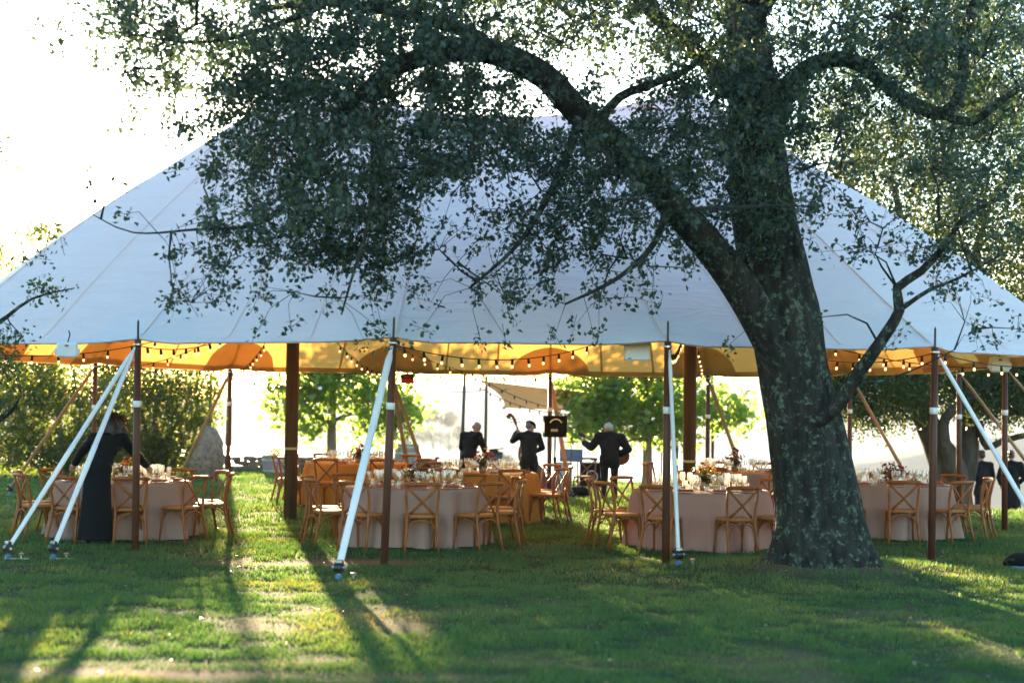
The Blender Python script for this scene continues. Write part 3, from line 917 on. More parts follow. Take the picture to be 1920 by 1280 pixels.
# ---- a shaded tree just outside the left edge, one bough reaching in
b = gp(-190, 19.0)
tree('overhanging_tree', 'dark leafy bough reaching in at the far left edge below the tent roof', 'tree', (b.x, b.y, b.z),
     [[(Vector((b.x, b.y, b.z - .1)), .2)] + LP((-195, 900, 19, .18), (-180, 800, 19, .15), (-160, 680, 19, .12), (-150, 560, 19, .09), (-140, 420, 19, .05)),
      LP((-185, 830, 19, .10), (-90, 800, 18.8, .075), (-20, 790, 18.7, .06), (5, 782, 18.6, .035), (22, 770, 18.5, .02), (40, 740, 18.5, .008)),
      LP((-160, 690, 19, .07), (-80, 640, 18.7, .05), (-10, 610, 18.6, .03), (60, 560, 18.5, .014), (140, 540, 18.5, .006))],
     [(D(-10, 690, 18.6), (.25, .4, .26), 34), (D(-80, 660, 18.7), (.4, .5, .5), 110), (D(20, 640, 18.5), (.2, .3, .10), 12), (D(0, 770, 18.6), (.2, .3, .12), 10), (D(-120, 560, 18.8), (.6, .6, .6), 150), (D(90, 545, 18.5), (.3, .15, .05), 10), (D(-10, 300, 18.6), (.14, .3, .25), 9), (D(-160, 420, 18.8), (.7, .7, .8), 160)],
     None, .055, M['farleaf'], M['bark'], (9, 16), .07, 60, singles=20)

# ---- hazy tree down the slope
p = D(825, 830, 560)
zb = float(ground_h(p.x, p.y)) - 1
tree('tall_thin_tree', 'pale hazy tree with many thin stems far down the slope above the lake', 'tree', (p.x, p.y, zb),
     [[(Vector((p.x, p.y, zb)), .5), (D(822, 905, 560), .4), (D(815, 850, 560), .25), (D(800, 790, 560), .12)]] +
     [LP((822 + k * 2, 915, 560, .25), (815 + k * 13, 860, 560 + k, .16), (808 + k * 17, 815, 560, .1), (812 + k * 16, 780, 560, .04)) for k in (-2, -1, 0, 1, 2, 3)],
     [(D(808, 780, 560), (3.2, 3.2, 2.2), 150), (D(840, 785, 560), (3.2, 3.2, 2.7), 170), (D(790, 815, 560), (2.9, 3, 2.6), 100), (D(860, 810, 560), (2.6, 3, 2.6), 100), (D(825, 820, 560), (4.8, 3.5, 2.3), 100), (D(848, 840, 560), (3, 3, 1.4), 40)],
     None, .42, M['haleaf'], M['bark2'], (8, 13), .5, 110, r0=.14)
for k, (px, py, s) in enumerate(((700, 868, 1.3), (940, 862, 1.6), (958, 868, 1.2))):
    q = D(px, py, 330); zb = float(ground_h(q.x, q.y)) - 1
    tree('hillside_shrub', ['pale hazy shrub low on the slope beside the back-left table flowers', 'larger pale shrub on the slope right of the keyboard player', 'smaller pale shrub on the slope left of the double bass neck'][k], 'bush', (q.x, q.y, zb),
         [[(Vector((q.x, q.y, zb)), .3), (q + Vector((0, 0, -2)), .2), (q, .08)]], [(q, (s, s, s), 60), (q + Vector((.4, 0, -2)), (s * 1.3, s, 1.6), 60)], None, .45, M['haleaf'], M['bark3'], (8, 12), .5, 16)

# ================================================================== tent
TC = Vector((-0.3, 27.0, 0.0)); TR = Matrix.Rotation(R(4.0), 3, 'Z')
def T(x, y, z): return TC + TR @ Vector((x, y, 0)) + Vector((0, 0, z))
EAVE = 2.64
def eave_z(y): return EAVE - .15 * (y + 7.45) / 14.9 - .02
POLY = [(-4.76, -5.85), (-1.60, -7.35), (1.62, -7.40), (4.97, -6.95), (7.8, -5.0), (7.9, -1.4), (8.2, 1.6), (7.1, 4.6), (4.9, 7.45), (1.62, 7.45), (-1.62, 7.45), (-4.9, 7.45), (-7.1, 4.6), (-8.5, 1.8), (-8.7, -1.5), (-7.6, -4.6)]
def ridge_z(rx):
    return 7.05 - .55 * (1 - (rx / 3.2) ** 2)
def roof_pt(x, y, t):
    """t = 0 at the ridge, 1 at the eave point (x, y)"""
    rx = max(-3.2, min(3.2, x * 3.2 / 5.6))
    ez = eave_z(y); rz = ridge_z(rx)
    f = (1 - t) ** 1.10
    f = f + (.065 if abs(rx) < 3.19 else .065 + .055 * min(1, (abs(x) - 5.6) / 1.2)) * math.sin(math.pi * t) * t
    return (rx + (x - rx) * t, y * t, ez + (rz - ez) * f)
def near_z(e, t):
    pole = min(e, 1 - e)
    near = math.exp(-((1 - t) / .12) ** 2)
    z = .05 * near * (math.exp(-(pole / .09) ** 2) - .35)              # pulled up at each pole
    return z + 0.020 * math.sin(e * 75) * near * math.exp(-(pole / .2) ** 2)    # gathers
def tent():
    root = thing('sailcloth_tent', 'big white sailcloth tent with two brown masts sheltering the dinner tables', 'tent', TC)
    per = []
    n = len(POLY); seg = 14
    for i in range(n):
        a = POLY[i]; b = POLY[(i + 1) % n]
        for k in range(seg):
            t = k / seg
            ins = .06 * math.sin(math.pi * t)
            x = a[0] + (b[0] - a[0]) * t; y = a[1] + (b[1] - a[1]) * t
            l = math.hypot(x, y)
            per.append((x - x / l * ins, y - y / l * ins, t))
    m = 36
    V = []; F = []
    for j in range(m + 1):
        t = (j / m)
        for q, (x, y, e) in enumerate(per):
            p = roof_pt(x, y, t)
            pole = min(e, 1 - e)
            z = p[2] + near_z(e, t)
            z += .02 * math.sin(t * 40 + q * .9) * math.sin(q * .37) * (1 - t) ** 2 * t
            V.append(tuple(T(p[0], p[1], z)))
    P_ = len(per)
    for j in range(m):
        for q in range(P_):
            a = j * P_ + q; c = j * P_ + (q + 1) % P_
            F.append((a, c, c + P_, a + P_))
    cm = MB(); cm.add(V, F)
    can = put('canopy', smooth(cm.mesh('canopy')), M['canvas'], root, world=True)
    # hem band and half-round patches, doubled cloth just under the canopy
    hm_ = MB(); hv = []; hf = []
    for q, (x, y, e) in enumerate(per):
        for t in (.972, .998):
            p = roof_pt(x, y, t)
            hv.append(tuple(T(p[0], p[1], p[2] - .022 + near_z(e, t))))
    for q in range(P_):
        a = 2 * q; c = 2 * ((q + 1) % P_)
        hf.append((a, a + 1, c + 1, c))
    put('hem', MB().add(hv, hf), M['canvas_patch'], can, world=True)
    for i in range(n):
        x0, y0 = POLY[i]
        pv_, nx_ = POLY[i - 1], POLY[(i + 1) % n]
        pm = MB(); vs = []; fs = []
        K = 14
        for k in range(K + 1):
            u = -1 + 2 * k / K
            a, s = (pv_, -u) if u < 0 else (nx_, u)
            L_ = math.hypot(a[0] - x0, a[1] - y0)
            ex = x0 + (a[0] - x0) * s * .85 / L_; ey = y0 + (a[1] - y0) * s * .85 / L_
            ee = s * .85 / L_; ll = math.hypot(ex, ey); ii = .06 * math.sin(math.pi * ee); ex -= ex / ll * ii; ey -= ey / ll * ii
            dd = .125 * math.sqrt(max(0, 1 - u * u)) + .012
            for t in (1 - dd, 1 - dd * .5, .99):
                p = roof_pt(ex, ey, t); vs.append(tuple(T(p[0], p[1], p[2] - .042 + near_z(ee, t))))
        for k in range(K):
            for r_ in range(2):
                a = k * 3 + r_; fs.append((a, a + 1, a + 4, a + 3))
        put('reinforcement_patch', smooth(pm.add(vs, fs).mesh('patch')), M['canvas_patch'], can, world=True)
    # seams
    for i in range(n):
        a = POLY[i]; b = POLY[(i + 1) % n]
        lift = -.026 if 4 <= i < 15 else .010
        for fr in ((0.0, .5) if abs(a[1]) < 5.5 or abs(b[1]) < 5.5 else (0, .34, .67)):
            x = a[0] + (b[0] - a[0]) * fr; y = a[1] + (b[1] - a[1]) * fr
            ll = math.hypot(x, y); ii = .06 * math.sin(math.pi * fr); x -= x / ll * ii; y -= y / ll * ii
            sv = []; sf = []
            L_ = math.hypot(b[0] - a[0], b[1] - a[1]); ux, uy = (b[0] - a[0]) / L_ * .022, (b[1] - a[1]) / L_ * .022
            for j in range(25):
                t = .06 + .925 * j / 24
                p = roof_pt(x, y, t)
                w_ = .25 + .75 * t
                zz = p[2] + lift + near_z(fr, t); sv += [tuple(T(p[0] - ux * w_, p[1] - uy * w_, zz)), tuple(T(p[0] + ux * w_, p[1] + uy * w_, zz))]
            for j in range(24): sf.append((2 * j, 2 * j + 1, 2 * j + 3, 2 * j + 2))
            put('seam', MB().add(sv, sf), M['canvas_patch' if lift < 0 else 'canvas'], can, world=True)
    # masts
    for sx in (-1, 1):
        p = T(3.2 * sx, 0, 0); g_ = gh(p.x, p.y)
        mb = MB(); mb.tube([(p.x, p.y, g_ - .03), (p.x, p.y, 3.2), (p.x, p.y, 6.98)], [.105, .105, .08], 20)
        mast = put('mast', smooth(mb.mesh('mast')), M['mast'], root, world=True)
        mb = MB(); mb.lathe([(.108, -.02), (.112, -.015), (.112, .015), (.108, .02)], 20, (p.x, p.y, 1.12 if sx < 0 else .98), cap=False)
        put('tape_ring', mb, M['tan_tape'], mast, world=True)
        mb = MB(); mb.lathe([(.11, 0), (.10, .05), (.02, .08), (.015, .35), (.004, .37)], 12, (p.x, p.y, 7.0))
        put('mast_cap', mb, M['blackmetal'], mast, world=True)
    # side poles with their tape bands and pins, straps to the ground
    front_base = {0: (253, 1030), 1: (720, 1057), 2: (1248, 1063), 3: (1746, 1057)}
    straps = {0: [(15, 1047), (100, 1047)], 1: [(635, 1085)], 2: [(1272, 1068)], 3: [(1985, 1075)]}
    for i, (x, y) in enumerate(POLY):
        top = T(x, y, eave_z(y) + .02)
        bot = G(*front_base[i]) if i in front_base else T(x, y, 0)
        if i in front_base: bot = Vector((bot.x, T(x, y, 0).y - .02 if i in (1, 2) else T(x, y, 0).y, 0))
        bot.z = gh(bot.x, bot.y) - .03
        if i in front_base:
            col_ = {0: 253, 1: 720, 2: 1248, 3: 1746}[i]
            bot.x = D(col_, 1050, bot.y).x
        mb = MB(); mb.tube([bot, bot.lerp(top, .5), top], [.046, .046, .042], 14)
        sp_ = put('side_pole', smooth(mb.mesh('side_pole')), M['pole'], root, world=True)
        ax = (top - bot).normalized(); rot = ax.to_track_quat('Z', 'Y').to_matrix()
        mb = MB(); mb.lathe([(.046, -.04), (.051, -.036), (.052, .036), (.046, .04)], 14, bot.lerp(top, .70 + .02 * math.sin(i * 3)), rot, cap=False)
        put('tape_band', smooth(mb.mesh('tape_band')), M['white_tape'], sp_, world=True)
        mb = MB(); mb.lathe([(.014, -.1), (.014, .22), (.004, .25)], 8, top, rot)
        put('pole_pin', mb, M['blackmetal'], sp_, world=True)
        mb = MB(); mb.lathe([(.03, 0), (.06, .012), (.06, .03), (.03, .042)], 12, top - ax * .08, rot)
        put('corner_ring', mb, M['steel'], sp_, world=True)
        # straps
        out = Vector((TR @ Vector((x, y, 0))).to_tuple()).normalized()
        if i in straps: ends = [G(*e) for e in straps[i]]
        else:
            k = 1.75
            e = T(x, y, 0) + out * k + Vector((.25 * (1 if x > 0 else -1), 0, 0)); ends = [e]
            if i in (10,): ends = [T(x, y, 0) + Vector((.3, 2.2, 0)), T(x, y, 0) + Vector((.75, 1.9, 0))]
        for e in ends:
            e.z = gh(e.x, e.y)
            a = top - ax * .10 + out * .05; b2 = e + Vector((0, 0, .13))
            mb = MB()
            d_ = (b2 - a); L_ = d_.length
            pts = [a + d_ * t for t in (0, .03, .06, .25, .5, .501, .62, .75, .97, 1)]
            rr = [.018, .024, .042, .044, .044, .048, .048, .043, .041, .03]
            mb.tube(pts, rr, 10, flat=.55)
            st = put('guy_strap', smooth(mb.mesh('guy_strap')), M['white_strap'] if y < -1.7 else M['backlit_strap'], root, world=True)
            side = d_.cross(Vector((0, 0, 1))).normalized()
            rot2 = Matrix((side, (Vector((0, 0, 1)).cross(side)).normalized(), Vector((0, 0, 1)))).transposed()
            mb = MB()
            mb.lathe([(.0, -.042), (.050, -.042), (.054, -.03), (.054, .03), (.050, .042), (.0, .042)], 16, e + Vector((0, 0, .13)), side.to_track_quat('Z', 'Y').to_matrix())
            mb.box(e + Vector((0, 0, .17)), (.10, .05, .09), rot2, .012)
            put('ratchet', mb, M['blackmetal'], st, world=True)
            mb = MB()
            mb.box(e + Vector((0, 0, .195)), (.085, .06, .035), rot2, .008); mb.tube([e + side * -.075 + Vector((0, 0, .13)), e + side * .075 + Vector((0, 0, .13))], .017, 8)
            put('ratchet_handle', mb, M['steel'], st, world=True)
            mb = MB(); mb.box(e + Vector((0, 0, .03)), (.07, .06, .06), rot2, .015)
            put('anchor_plate', mb, M['blue_plate'], st, world=True)
            if y < -1.7:
                mb = MB()
                q = e + Vector((.16, -.02, 0)); q.z = gh(q.x, q.y)
                if i == 0: mb.tube([e + Vector((-.04, -.02, .012)), q + Vector((.09, 0, .012))], .009, 6)
                mb.lathe([(.012, -.05), (.012, .05), (.03, .05), (.034, .075), (.0, .085)], 10, q)
                put('stake', mb, M['steel'], st, world=True)
    return root
tent()

# ------------------------------------------------------------------ strings of bulbs inside the tent
bulb_mb = MB(); bulb_mb.lathe([(.0, -.108), (.012, -.104), (.018, -.090), (.016, -.076), (.010, -.062), (.009, -.055)], 8)
BULB = smooth(bulb_mb.mesh('bulb')); BULB.materials.append(M['bulb'])
sk_mb = MB(); sk_mb.lathe([(.004, .012), (.014, .008), (.018, -.02), (.018, -.06), (.012, -.064)], 8)
SOCK = smooth(sk_mb.mesh('bulb_socket')); SOCK.materials.append(M['cable'])
BULB_OFF = BULB.copy(); BULB_OFF.materials.clear(); BULB_OFF.materials.append(M['greybox'])
def string(label, a, b, sag, lit=True, step=.42, group='bulb strings hung from the tent masts', skip=None):
    a = Vector(a); b = Vector(b)
    root = thing('string_light', label, 'string lights', a, group=group)
    L_ = (b - a).length; n = max(8, int(L_ / .25))
    P = []
    for k in range(n + 1):
        t = k / n; p = a.lerp(b, t); p.z -= sag * 4 * t * (1 - t); P.append(p)
    mb = MB(); mb.tube(P, .007, 5)
    put('cable', mb, M['cable'], root, world=True)
    m = int(L_ / step)
    for k in range(m):
        t = (k + .5) / m
        if skip and t > skip: continue
        p = a.lerp(b, t); p.z -= sag * 4 * t * (1 - t) + .01
        s = put('bulb_socket', SOCK, None, root, p - a)
        s.rotation_euler = (rng.uniform(-.2, .2), rng.uniform(-.2, .2), 0)
        put('bulb', BULB if lit else BULB_OFF, None, s)
    return root
mL = T(-3.2, 0, 3.75); mR = T(3.2, 0, 3.75)
def pt(i, dz=-.06): x, y = POLY[i]; return T(x * .995, y * .99, eave_z(y) + dz)
for lab, i, mm, sg in (
    ('string of lit bulbs from the front-left tent pole up to the left mast', 0, mL, .38),
    ('string of lit bulbs drooping rightwards from the front pole beside the single leaning white strap', 1, mR, .55),
    ('short bright string of bulbs by the front pole left of the oak trunk', 2, mR, .42),
    ('string of lit bulbs seen among oak twigs at the front-right pole', 3, mR, .50),
    ('string of lit bulbs crossing behind the white panel at the far right', 4, mR, .5),
    ('string of lit bulbs running to the back pole behind the boulder', 11, mL, .35),
    ('string of lit bulbs sloping down to the back pole beside the red sign', 10, mL, .35),
    ('string of lit bulbs sloping down to the back pole beside the double bass player', 9, mL, .50),
    ('nearly upright string of bulbs just right of the right mast', 8, mR, .35),
    ('string of lit bulbs running to the back pole above the berry bushes', 12, mL, .40),
    ('string of lit bulbs above the far-left white panel', 15, mL, .5)):
    string(lab, pt(i), mm, sg, skip=.62)
for lab, i, j, sg in (('bulb string under the eave at the right end beyond the oak', 3, 4, .15),
                      ('row of dark bulbs under the back eave behind the left mast', 11, 10, .03), ('row of dark bulbs under the back eave above the band', 10, 9, .03), ('row of dark bulbs under the back eave right of the shade sail', 9, 8, .03), ('row of dark bulbs under the back eave above the berry bushes', 12, 11, .03)):
    string(lab, pt(i, -.02), pt(j, -.02), sg, step=.55, group='bulb strings along the tent eaves', lit=i in (15, 3))

# ------------------------------------------------------------------ white boxes under the eave, warning sign
def panel(label, px, py, d, w_, h_, tabs):
    c = D(px, py, d)
    root = thing('floodlight_box', label, 'light fixture', (c.x, c.y, c.z - h_ / 2), R(rng.uniform(-4, 4)))
    mb = MB(); mb.box((0, 0, h_ / 2), (w_, .07, h_), None, .018)
    put('housing', mb, M['white_plastic'], root)
    if tabs:
        for s in (-1, 1):
            mb = MB(); mb.box((s * (w_ / 2 + .012), 0, h_ * .42), (.03, .05, h_ * .42), None, .01); put('side_tab', mb, M['white_plastic'], root)
        mb = MB(); mb.box((0, -.036, h_ * .78), (.045, .004, .022)); put('red_label', mb, M['red'], root)
    else:
        mb = MB(); mb.box((-w_ * .3, -.036, h_ * .12), (.05, .004, .010)); put('small_label', mb, M['cable'], root)
    top = c.z + h_ / 2
    mb = MB(); mb.tube([(0, .01, h_ - .005), (.02, .05, h_ + .10), (.0, .06, EAVE + .07 - (c.z - h_ / 2))], .008, 6); put('hanger', mb, M['cable'], root)
panel('white tabbed light box hanging under the eave at the far left', 126, 656, 20.4, .25, .185, True)
panel('plain white rectangular panel under the eave left of the front strap by the oak', 1195, 659, 20.2, .32, .22, False)
panel('white tabbed light box hanging under the eave at the far right', 1874, 683, 22.6, .26, .21, True)

def text(body, size, mat, parent, loc, depth=.002):
    cu = bpy.data.curves.new('lettering', 'FONT'); cu.body = body; cu.size = size; cu.align_x = 'CENTER'; cu.align_y = 'CENTER'; cu.extrude = depth
    t = bpy.data.objects.new('tmp', cu); COL.objects.link(t)
    me = bpy.data.meshes.new_from_object(t.evaluated_get(bpy.context.evaluated_depsgraph_get()))
    bpy.data.objects.remove(t)
    me.materials.clear()
    o = put('lettering', me, mat, parent, loc); o.rotation_euler = (R(90), 0, 0)
    return o
def sign():
    c = D(764, 710, 34.0)
    root = thing('warning_sign', 'small black and red no smoking sign hanging from the back eave', 'sign', (c.x, c.y, c.z - .095))
    mb = MB(); mb.box((0, 0, .095), (.27, .012, .19), None, .004); put('board', mb, M['black'], root)
    mb = MB(); mb.box((0, -.008, .052), (.245, .004, .075)); put('red_band', mb, M['red'], root)
    text('NO', .09, M['red'], root, (0, -.008, .138))
    text('SMOKING', .045, M['black'], root, (0, -.012, .052))
    for s in (-1, 1):
        mb = MB(); mb.tube([(s * .11, 0, .188), (s * .11, 0, 2.66 - (c.z - .095))], .003, 4); put('cord', mb, M['cable'], root)
sign()

# ================================================================== tables, chairs, tableware
def chair_proto():
    t = thing('cross_back_chair', 'x', 'chair', group='wooden cross-back chairs')
    mb = MB()
    n = 20; prof = []
    for zz, k in ((.440, .93), (.445, .985), (.455, 1.0), (.470, 1.0), (.478, .985), (.481, .93)):
        for q in range(n):
            a = 2 * math.pi * q / n
            c, s_ = math.cos(a), math.sin(a)
            e = 2 / 3.6
            x = math.copysign(abs(c) ** e, c) * (.205 + .02 * (s_ + 1) / 2) * k; y = math.copysign(abs(s_) ** e, s_) * .205 * k + .02
            prof.append((x, y, zz))
    fs = [tuple(reversed(range(n))), tuple(range(5 * n, 6 * n))]
    for r_ in range(5):
        for q in range(n):
            a = r_ * n + q; b = r_ * n + (q + 1) % n; fs.append((a, b, b + n, a + n))
    put('seat', mb.add(prof, fs), M['seatwood'], t)
    for s_ in (-1, 1):
        mb = MB(); mb.tube([(s_ * .215, -.285, 0), (s_ * .20, -.245, .18), (s_ * .188, -.205, .36), (s_ * .188, -.19, .47), (s_ * .195, -.195, .60), (s_ * .205, -.225, .74), (s_ * .205, -.255, .86)], [.015, .017, .019, .019, .018, .017, .016], 8)
        put('back_leg', smooth(mb.mesh('back_leg')), M['chairwood'], t)
        mb = MB(); mb.tube([(s_ * .195, .215, 0), (s_ * .188, .195, .2), (s_ * .182, .175, .445)], [.014, .017, .019], 8)
        put('front_leg', smooth(mb.mesh('front_leg')), M['chairwood'], t)
        mb = MB(); k = []
        for q in range(7):
            u = q / 6
            x = s_ * (.198 - .35 * u); z = .845 - .355 * u
            y = -.250 + .072 * u - .018 * math.sin(u * math.pi) - s_ * .006
            k.append((x, y, z))
        mb.tube(k, .017, 8, flat=.42, up=(0, 1, 0)); put('cross_slat', smooth(mb.mesh('cross_slat')), M['chairwood'], t)
        mb = MB(); mb.tube([(s_ * .20, -.235, .22), (s_ * .197, -.20, .32), (s_ * .193, -.12, .40), (s_ * .19, 0, .43), (s_ * .187, .10, .40), (s_ * .186, .165, .32), (s_ * .187, .185, .22)], .010, 6)
        put('side_bow', smooth(mb.mesh('side_bow')), M['chairwood'], t)
    mb = MB(); mb.tube([(-.235, -.246, .862), (-.20, -.258, .868), (-.1, -.283, .872), (0, -.29, .873), (.1, -.283, .872), (.20, -.258, .868), (.235, -.246, .862)], [.016, .024, .026, .026, .026, .024, .016], 10, flat=.95)
    put('top_rail', smooth(mb.mesh('top_rail')), M['chairwood'], t)
    for y, nm in ((-.225, 'back_bow'), (.188, 'front_bow')):
        mb = MB(); mb.tube([(-.19, y - .01, .20), (-.175, y, .30), (-.12, y, .385), (0, y, .425), (.12, y, .385), (.175, y, .30), (.19, y - .01, .20)], .011, 6)
        put(nm, smooth(mb.mesh(nm)), M['chairwood'], t)
    return t
CHAIR = chair_proto(); CHAIR_USED = [False]
def chair(x, y, rz, label):
    loc = (x, y, gh(x, y) - .008)
    if not CHAIR_USED[0]:
        CHAIR_USED[0] = True
        CHAIR.location = loc; CHAIR.rotation_euler = (0, 0, rz); CHAIR['label'] = label
        return CHAIR
    return dup(CHAIR, loc, rz, label)

def tablecloth_mesh(seed, Rt=.915, H=.758):
    rs = np.random.default_rng(seed)
    n = 180
    th = np.arange(n) * 2 * np.pi / n
    ph = rs.uniform(0, 6.28, 6)
    f = .55 * np.cos(12 * th + ph[0] + .9 * np.sin(3 * th + ph[5])) + .35 * np.cos(19 * th + ph[1] + .8 * np.sin(2 * th + 1)) + .2 * np.cos(7 * th + ph[2])
    sharp = 1.25 * (np.abs(f) ** .75 * np.sign(f)) - .15
    V = []; 
    for r_ in (.0, .3, .6, .85): V.append(np.stack([Rt * r_ * np.cos(th), Rt * r_ * np.sin(th), np.full(n, H)], 1))
    V.append(np.stack([(Rt - .006) * np.cos(th), (Rt - .006) * np.sin(th), np.full(n, H)], 1))
    for k in range(19):
        u = k / 18
        r_ = Rt + .004 + .085 * u ** .8 + sharp * (.003 + .10 * u ** .7)
        sway = .03 * u * np.cos(2 * th + ph[3])
        z = H - .006 - (H - .016) * u + (.012 * np.cos(5 * th + ph[4]) + .008) * u
        V.append(np.stack([(r_ + sway) * np.cos(th), (r_ + sway) * np.sin(th), z], 1))
    V = np.concatenate(V); m = len(V) // n
    i = (np.arange(n)[None, :] + n * np.arange(m - 1)[:, None]).ravel()
    j = ((np.arange(n) + 1) % n)[None, :] + n * np.arange(m - 1)[:, None]; j = j.ravel()
    return np_mesh('tablecloth', V, np.stack([i, i + n, j + n, j], 1), None, True)

# glass shapes: one thin wall each
def lathe_mesh(name, prof, n=12):
    return smooth(MB().lathe(prof, n, cap=False).mesh(name))
WINE = lathe_mesh('wine_glass', [(.0, .001), (.034, .002), (.034, .004), (.006, .010), (.0045, .085), (.012, .098), (.033, .120), (.041, .150), (.039, .185), (.033, .222)])
WHITEW = lathe_mesh('white_wine_glass', [(.0, .001), (.031, .002), (.031, .004), (.006, .010), (.0045, .082), (.012, .092), (.028, .110), (.034, .138), (.030, .180), (.027, .198)])
TUMB = lathe_mesh('water_glass', [(.0, .004), (.028, .004), (.034, .012), (.041, .06), (.038, .105)])
for g_ in (WINE, WHITEW, TUMB): g_.materials.append(M['glass'])
nap = MB(); nap.box((0, 0, .012), (.11, .22, .018), None, .006); nap.box((.012, 0, .026), (.085, .2, .012), None, .005)
NAP = smooth(nap.mesh('napkin')); NAP.materials.append(M['napkin'])
pl = MB(); pl.lathe([(.0, .004), (.075, .004), (.085, .010), (.130, .018), (.132, .020), (.085, .014), (.0, .008)], 24)
PLATE = smooth(pl.mesh('side_plate')); PLATE.materials.append(M['plate'])
vo = MB(); vo.lathe([(.0, .001), (.027, .002), (.031, .06), (.029, .061), (.026, .012), (.0, .012)], 12)
VOT = smooth(vo.mesh('votive_cup')); VOT.materials.append(M['candle'])

PET = np.array([(0, 0, 0), (-.32, .5, .1), (0, 1, .05), (.32, .5, .1)])
def flowers(label, c, seed, cols, spread=.17, nf=11, hi=.28):
    rs = np.random.default_rng(seed)
    t = thing('flower_arrangement', label, 'flowers', c, group='table flower arrangements')
    mb = MB(); mb.lathe([(.0, .0), (.045, .0), (.06, .02), (.065, .06), (.05, .10), (.055, .12), (.048, .12), (.043, .1), (.0, .095)], 16)
    put('vase', smooth(mb.mesh('vase')), M['amber'], t)
    mb = MB(); tips = []
    for k in range(26):
        a = rs.uniform(0, 6.28); r_ = spread * rs.uniform(.2, 1.15); h = hi * rs.uniform(.55, 1.15) * (1.15 - .4 * r_ / spread)
        e = Vector((r_ * math.cos(a) * 1.15, r_ * math.sin(a), h)); tips.append(e)
        mb.tube([(0, 0, .09), Vector((e.x * .4, e.y * .4, .12 + e.z * .4)), e], [.003, .0025, .0015], 4)
    put('stems', mb, M['fl_leaf'], t, kind='stuff')
    P = []
    for e in tips:
        m = 14
        u = rs.uniform(.3, 1.05, m)[:, None]
        P.append(np.array([e.x, e.y, e.z])[None] * u * np.array([1, 1, .85]) + np.array([0, 0, .05]) + rs.normal(size=(m, 3)) * .028)
    P = np.concatenate(P)
    V, F, k = leaf_arrays(P, .045, LEAF, LEAF_F, .1)
    put('leaves', np_mesh('leaves', V, F, np.repeat(rs.random(len(P)), k)), M['fl_leaf'], t, kind='stuff')
    for k in range(nf):
        e = tips[k]
        Vf = []; Ff = []; o = 0; Tt = []
        ax = Vector((e.x, e.y - .10, e.z * .6)).normalized(); q = ax.to_track_quat('Z', 'Y').to_matrix()
        s = rs.uniform(.030, .047)
        for ring, (pn, tilt, sc) in enumerate(((9, .25, 1.0), (8, .6, .8), (6, 1.0, .55))):
            for p in range(pn):
                rot = Matrix.Rotation(2 * math.pi * (p + .5 * ring) / pn, 3, 'Z') @ Matrix.Rotation(tilt, 3, 'X')
                for v in PET: Vf.append(tuple(q @ (rot @ (Vector(v) * s * sc)) + Vector((0, 0, 0)))); Tt.append(ring / 2.5 + rs.uniform(0, .2))
                Ff.append((o, o + 3, o + 2, o + 1)); o += 4
        f = put('flower', np_mesh('flower', np.array(Vf), np.array(Ff), np.array(Tt)), M[cols[k % len(cols)]], t, e + Vector((0, 0, .04)))
        mb = MB(); mb.ball((0, 0, 0), s * .28, 8, 5); put('flower_centre', mb, M['fl_dark'], f, ax * s * .15)
    return t

def seat_names(ph, tname):
    def side(p):
        p = (p + 180) % 360 - 180
        if abs(p) <= 50: return 'near'
        if abs(p) >= 130: return 'far'
        return 'right' if p > 0 else 'left'
    groups = {}
    for p in ph: groups.setdefault(side(p), []).append(p)
    out = {}
    for sd, L_ in groups.items():
        if sd == 'near': L_ = sorted(L_); nm = ['leftmost', 'middle', 'rightmost']
        elif sd == 'far': L_ = sorted(L_, key=lambda p: math.sin(R(p))); nm = ['leftmost', 'middle', 'rightmost']
        else: L_ = sorted(L_, key=lambda p: -math.cos(R(p))); L_ = L_[::-1]; nm = ['nearest', 'middle', 'farthest']
        for k, p in enumerate(L_):
            if len(L_) == 1: pos = 'the only one on its %s side' % sd
            elif len(L_) == 2: pos = '%s of two on its %s side' % ({'leftmost': 'left', 'nearest': 'nearer'}[nm[0]] if k == 0 else {'leftmost': 'right', 'nearest': 'farther'}[nm[0]], sd)
            elif len(L_) == 3: pos = '%s of three on its %s side' % (nm[k], sd)
            else: pos = '%s of four on its %s side' % (['leftmost', 'second from left', 'third from left', 'rightmost'][k], sd)
            out[p] = 'chair at %s, %s' % (tname, pos)
    return out

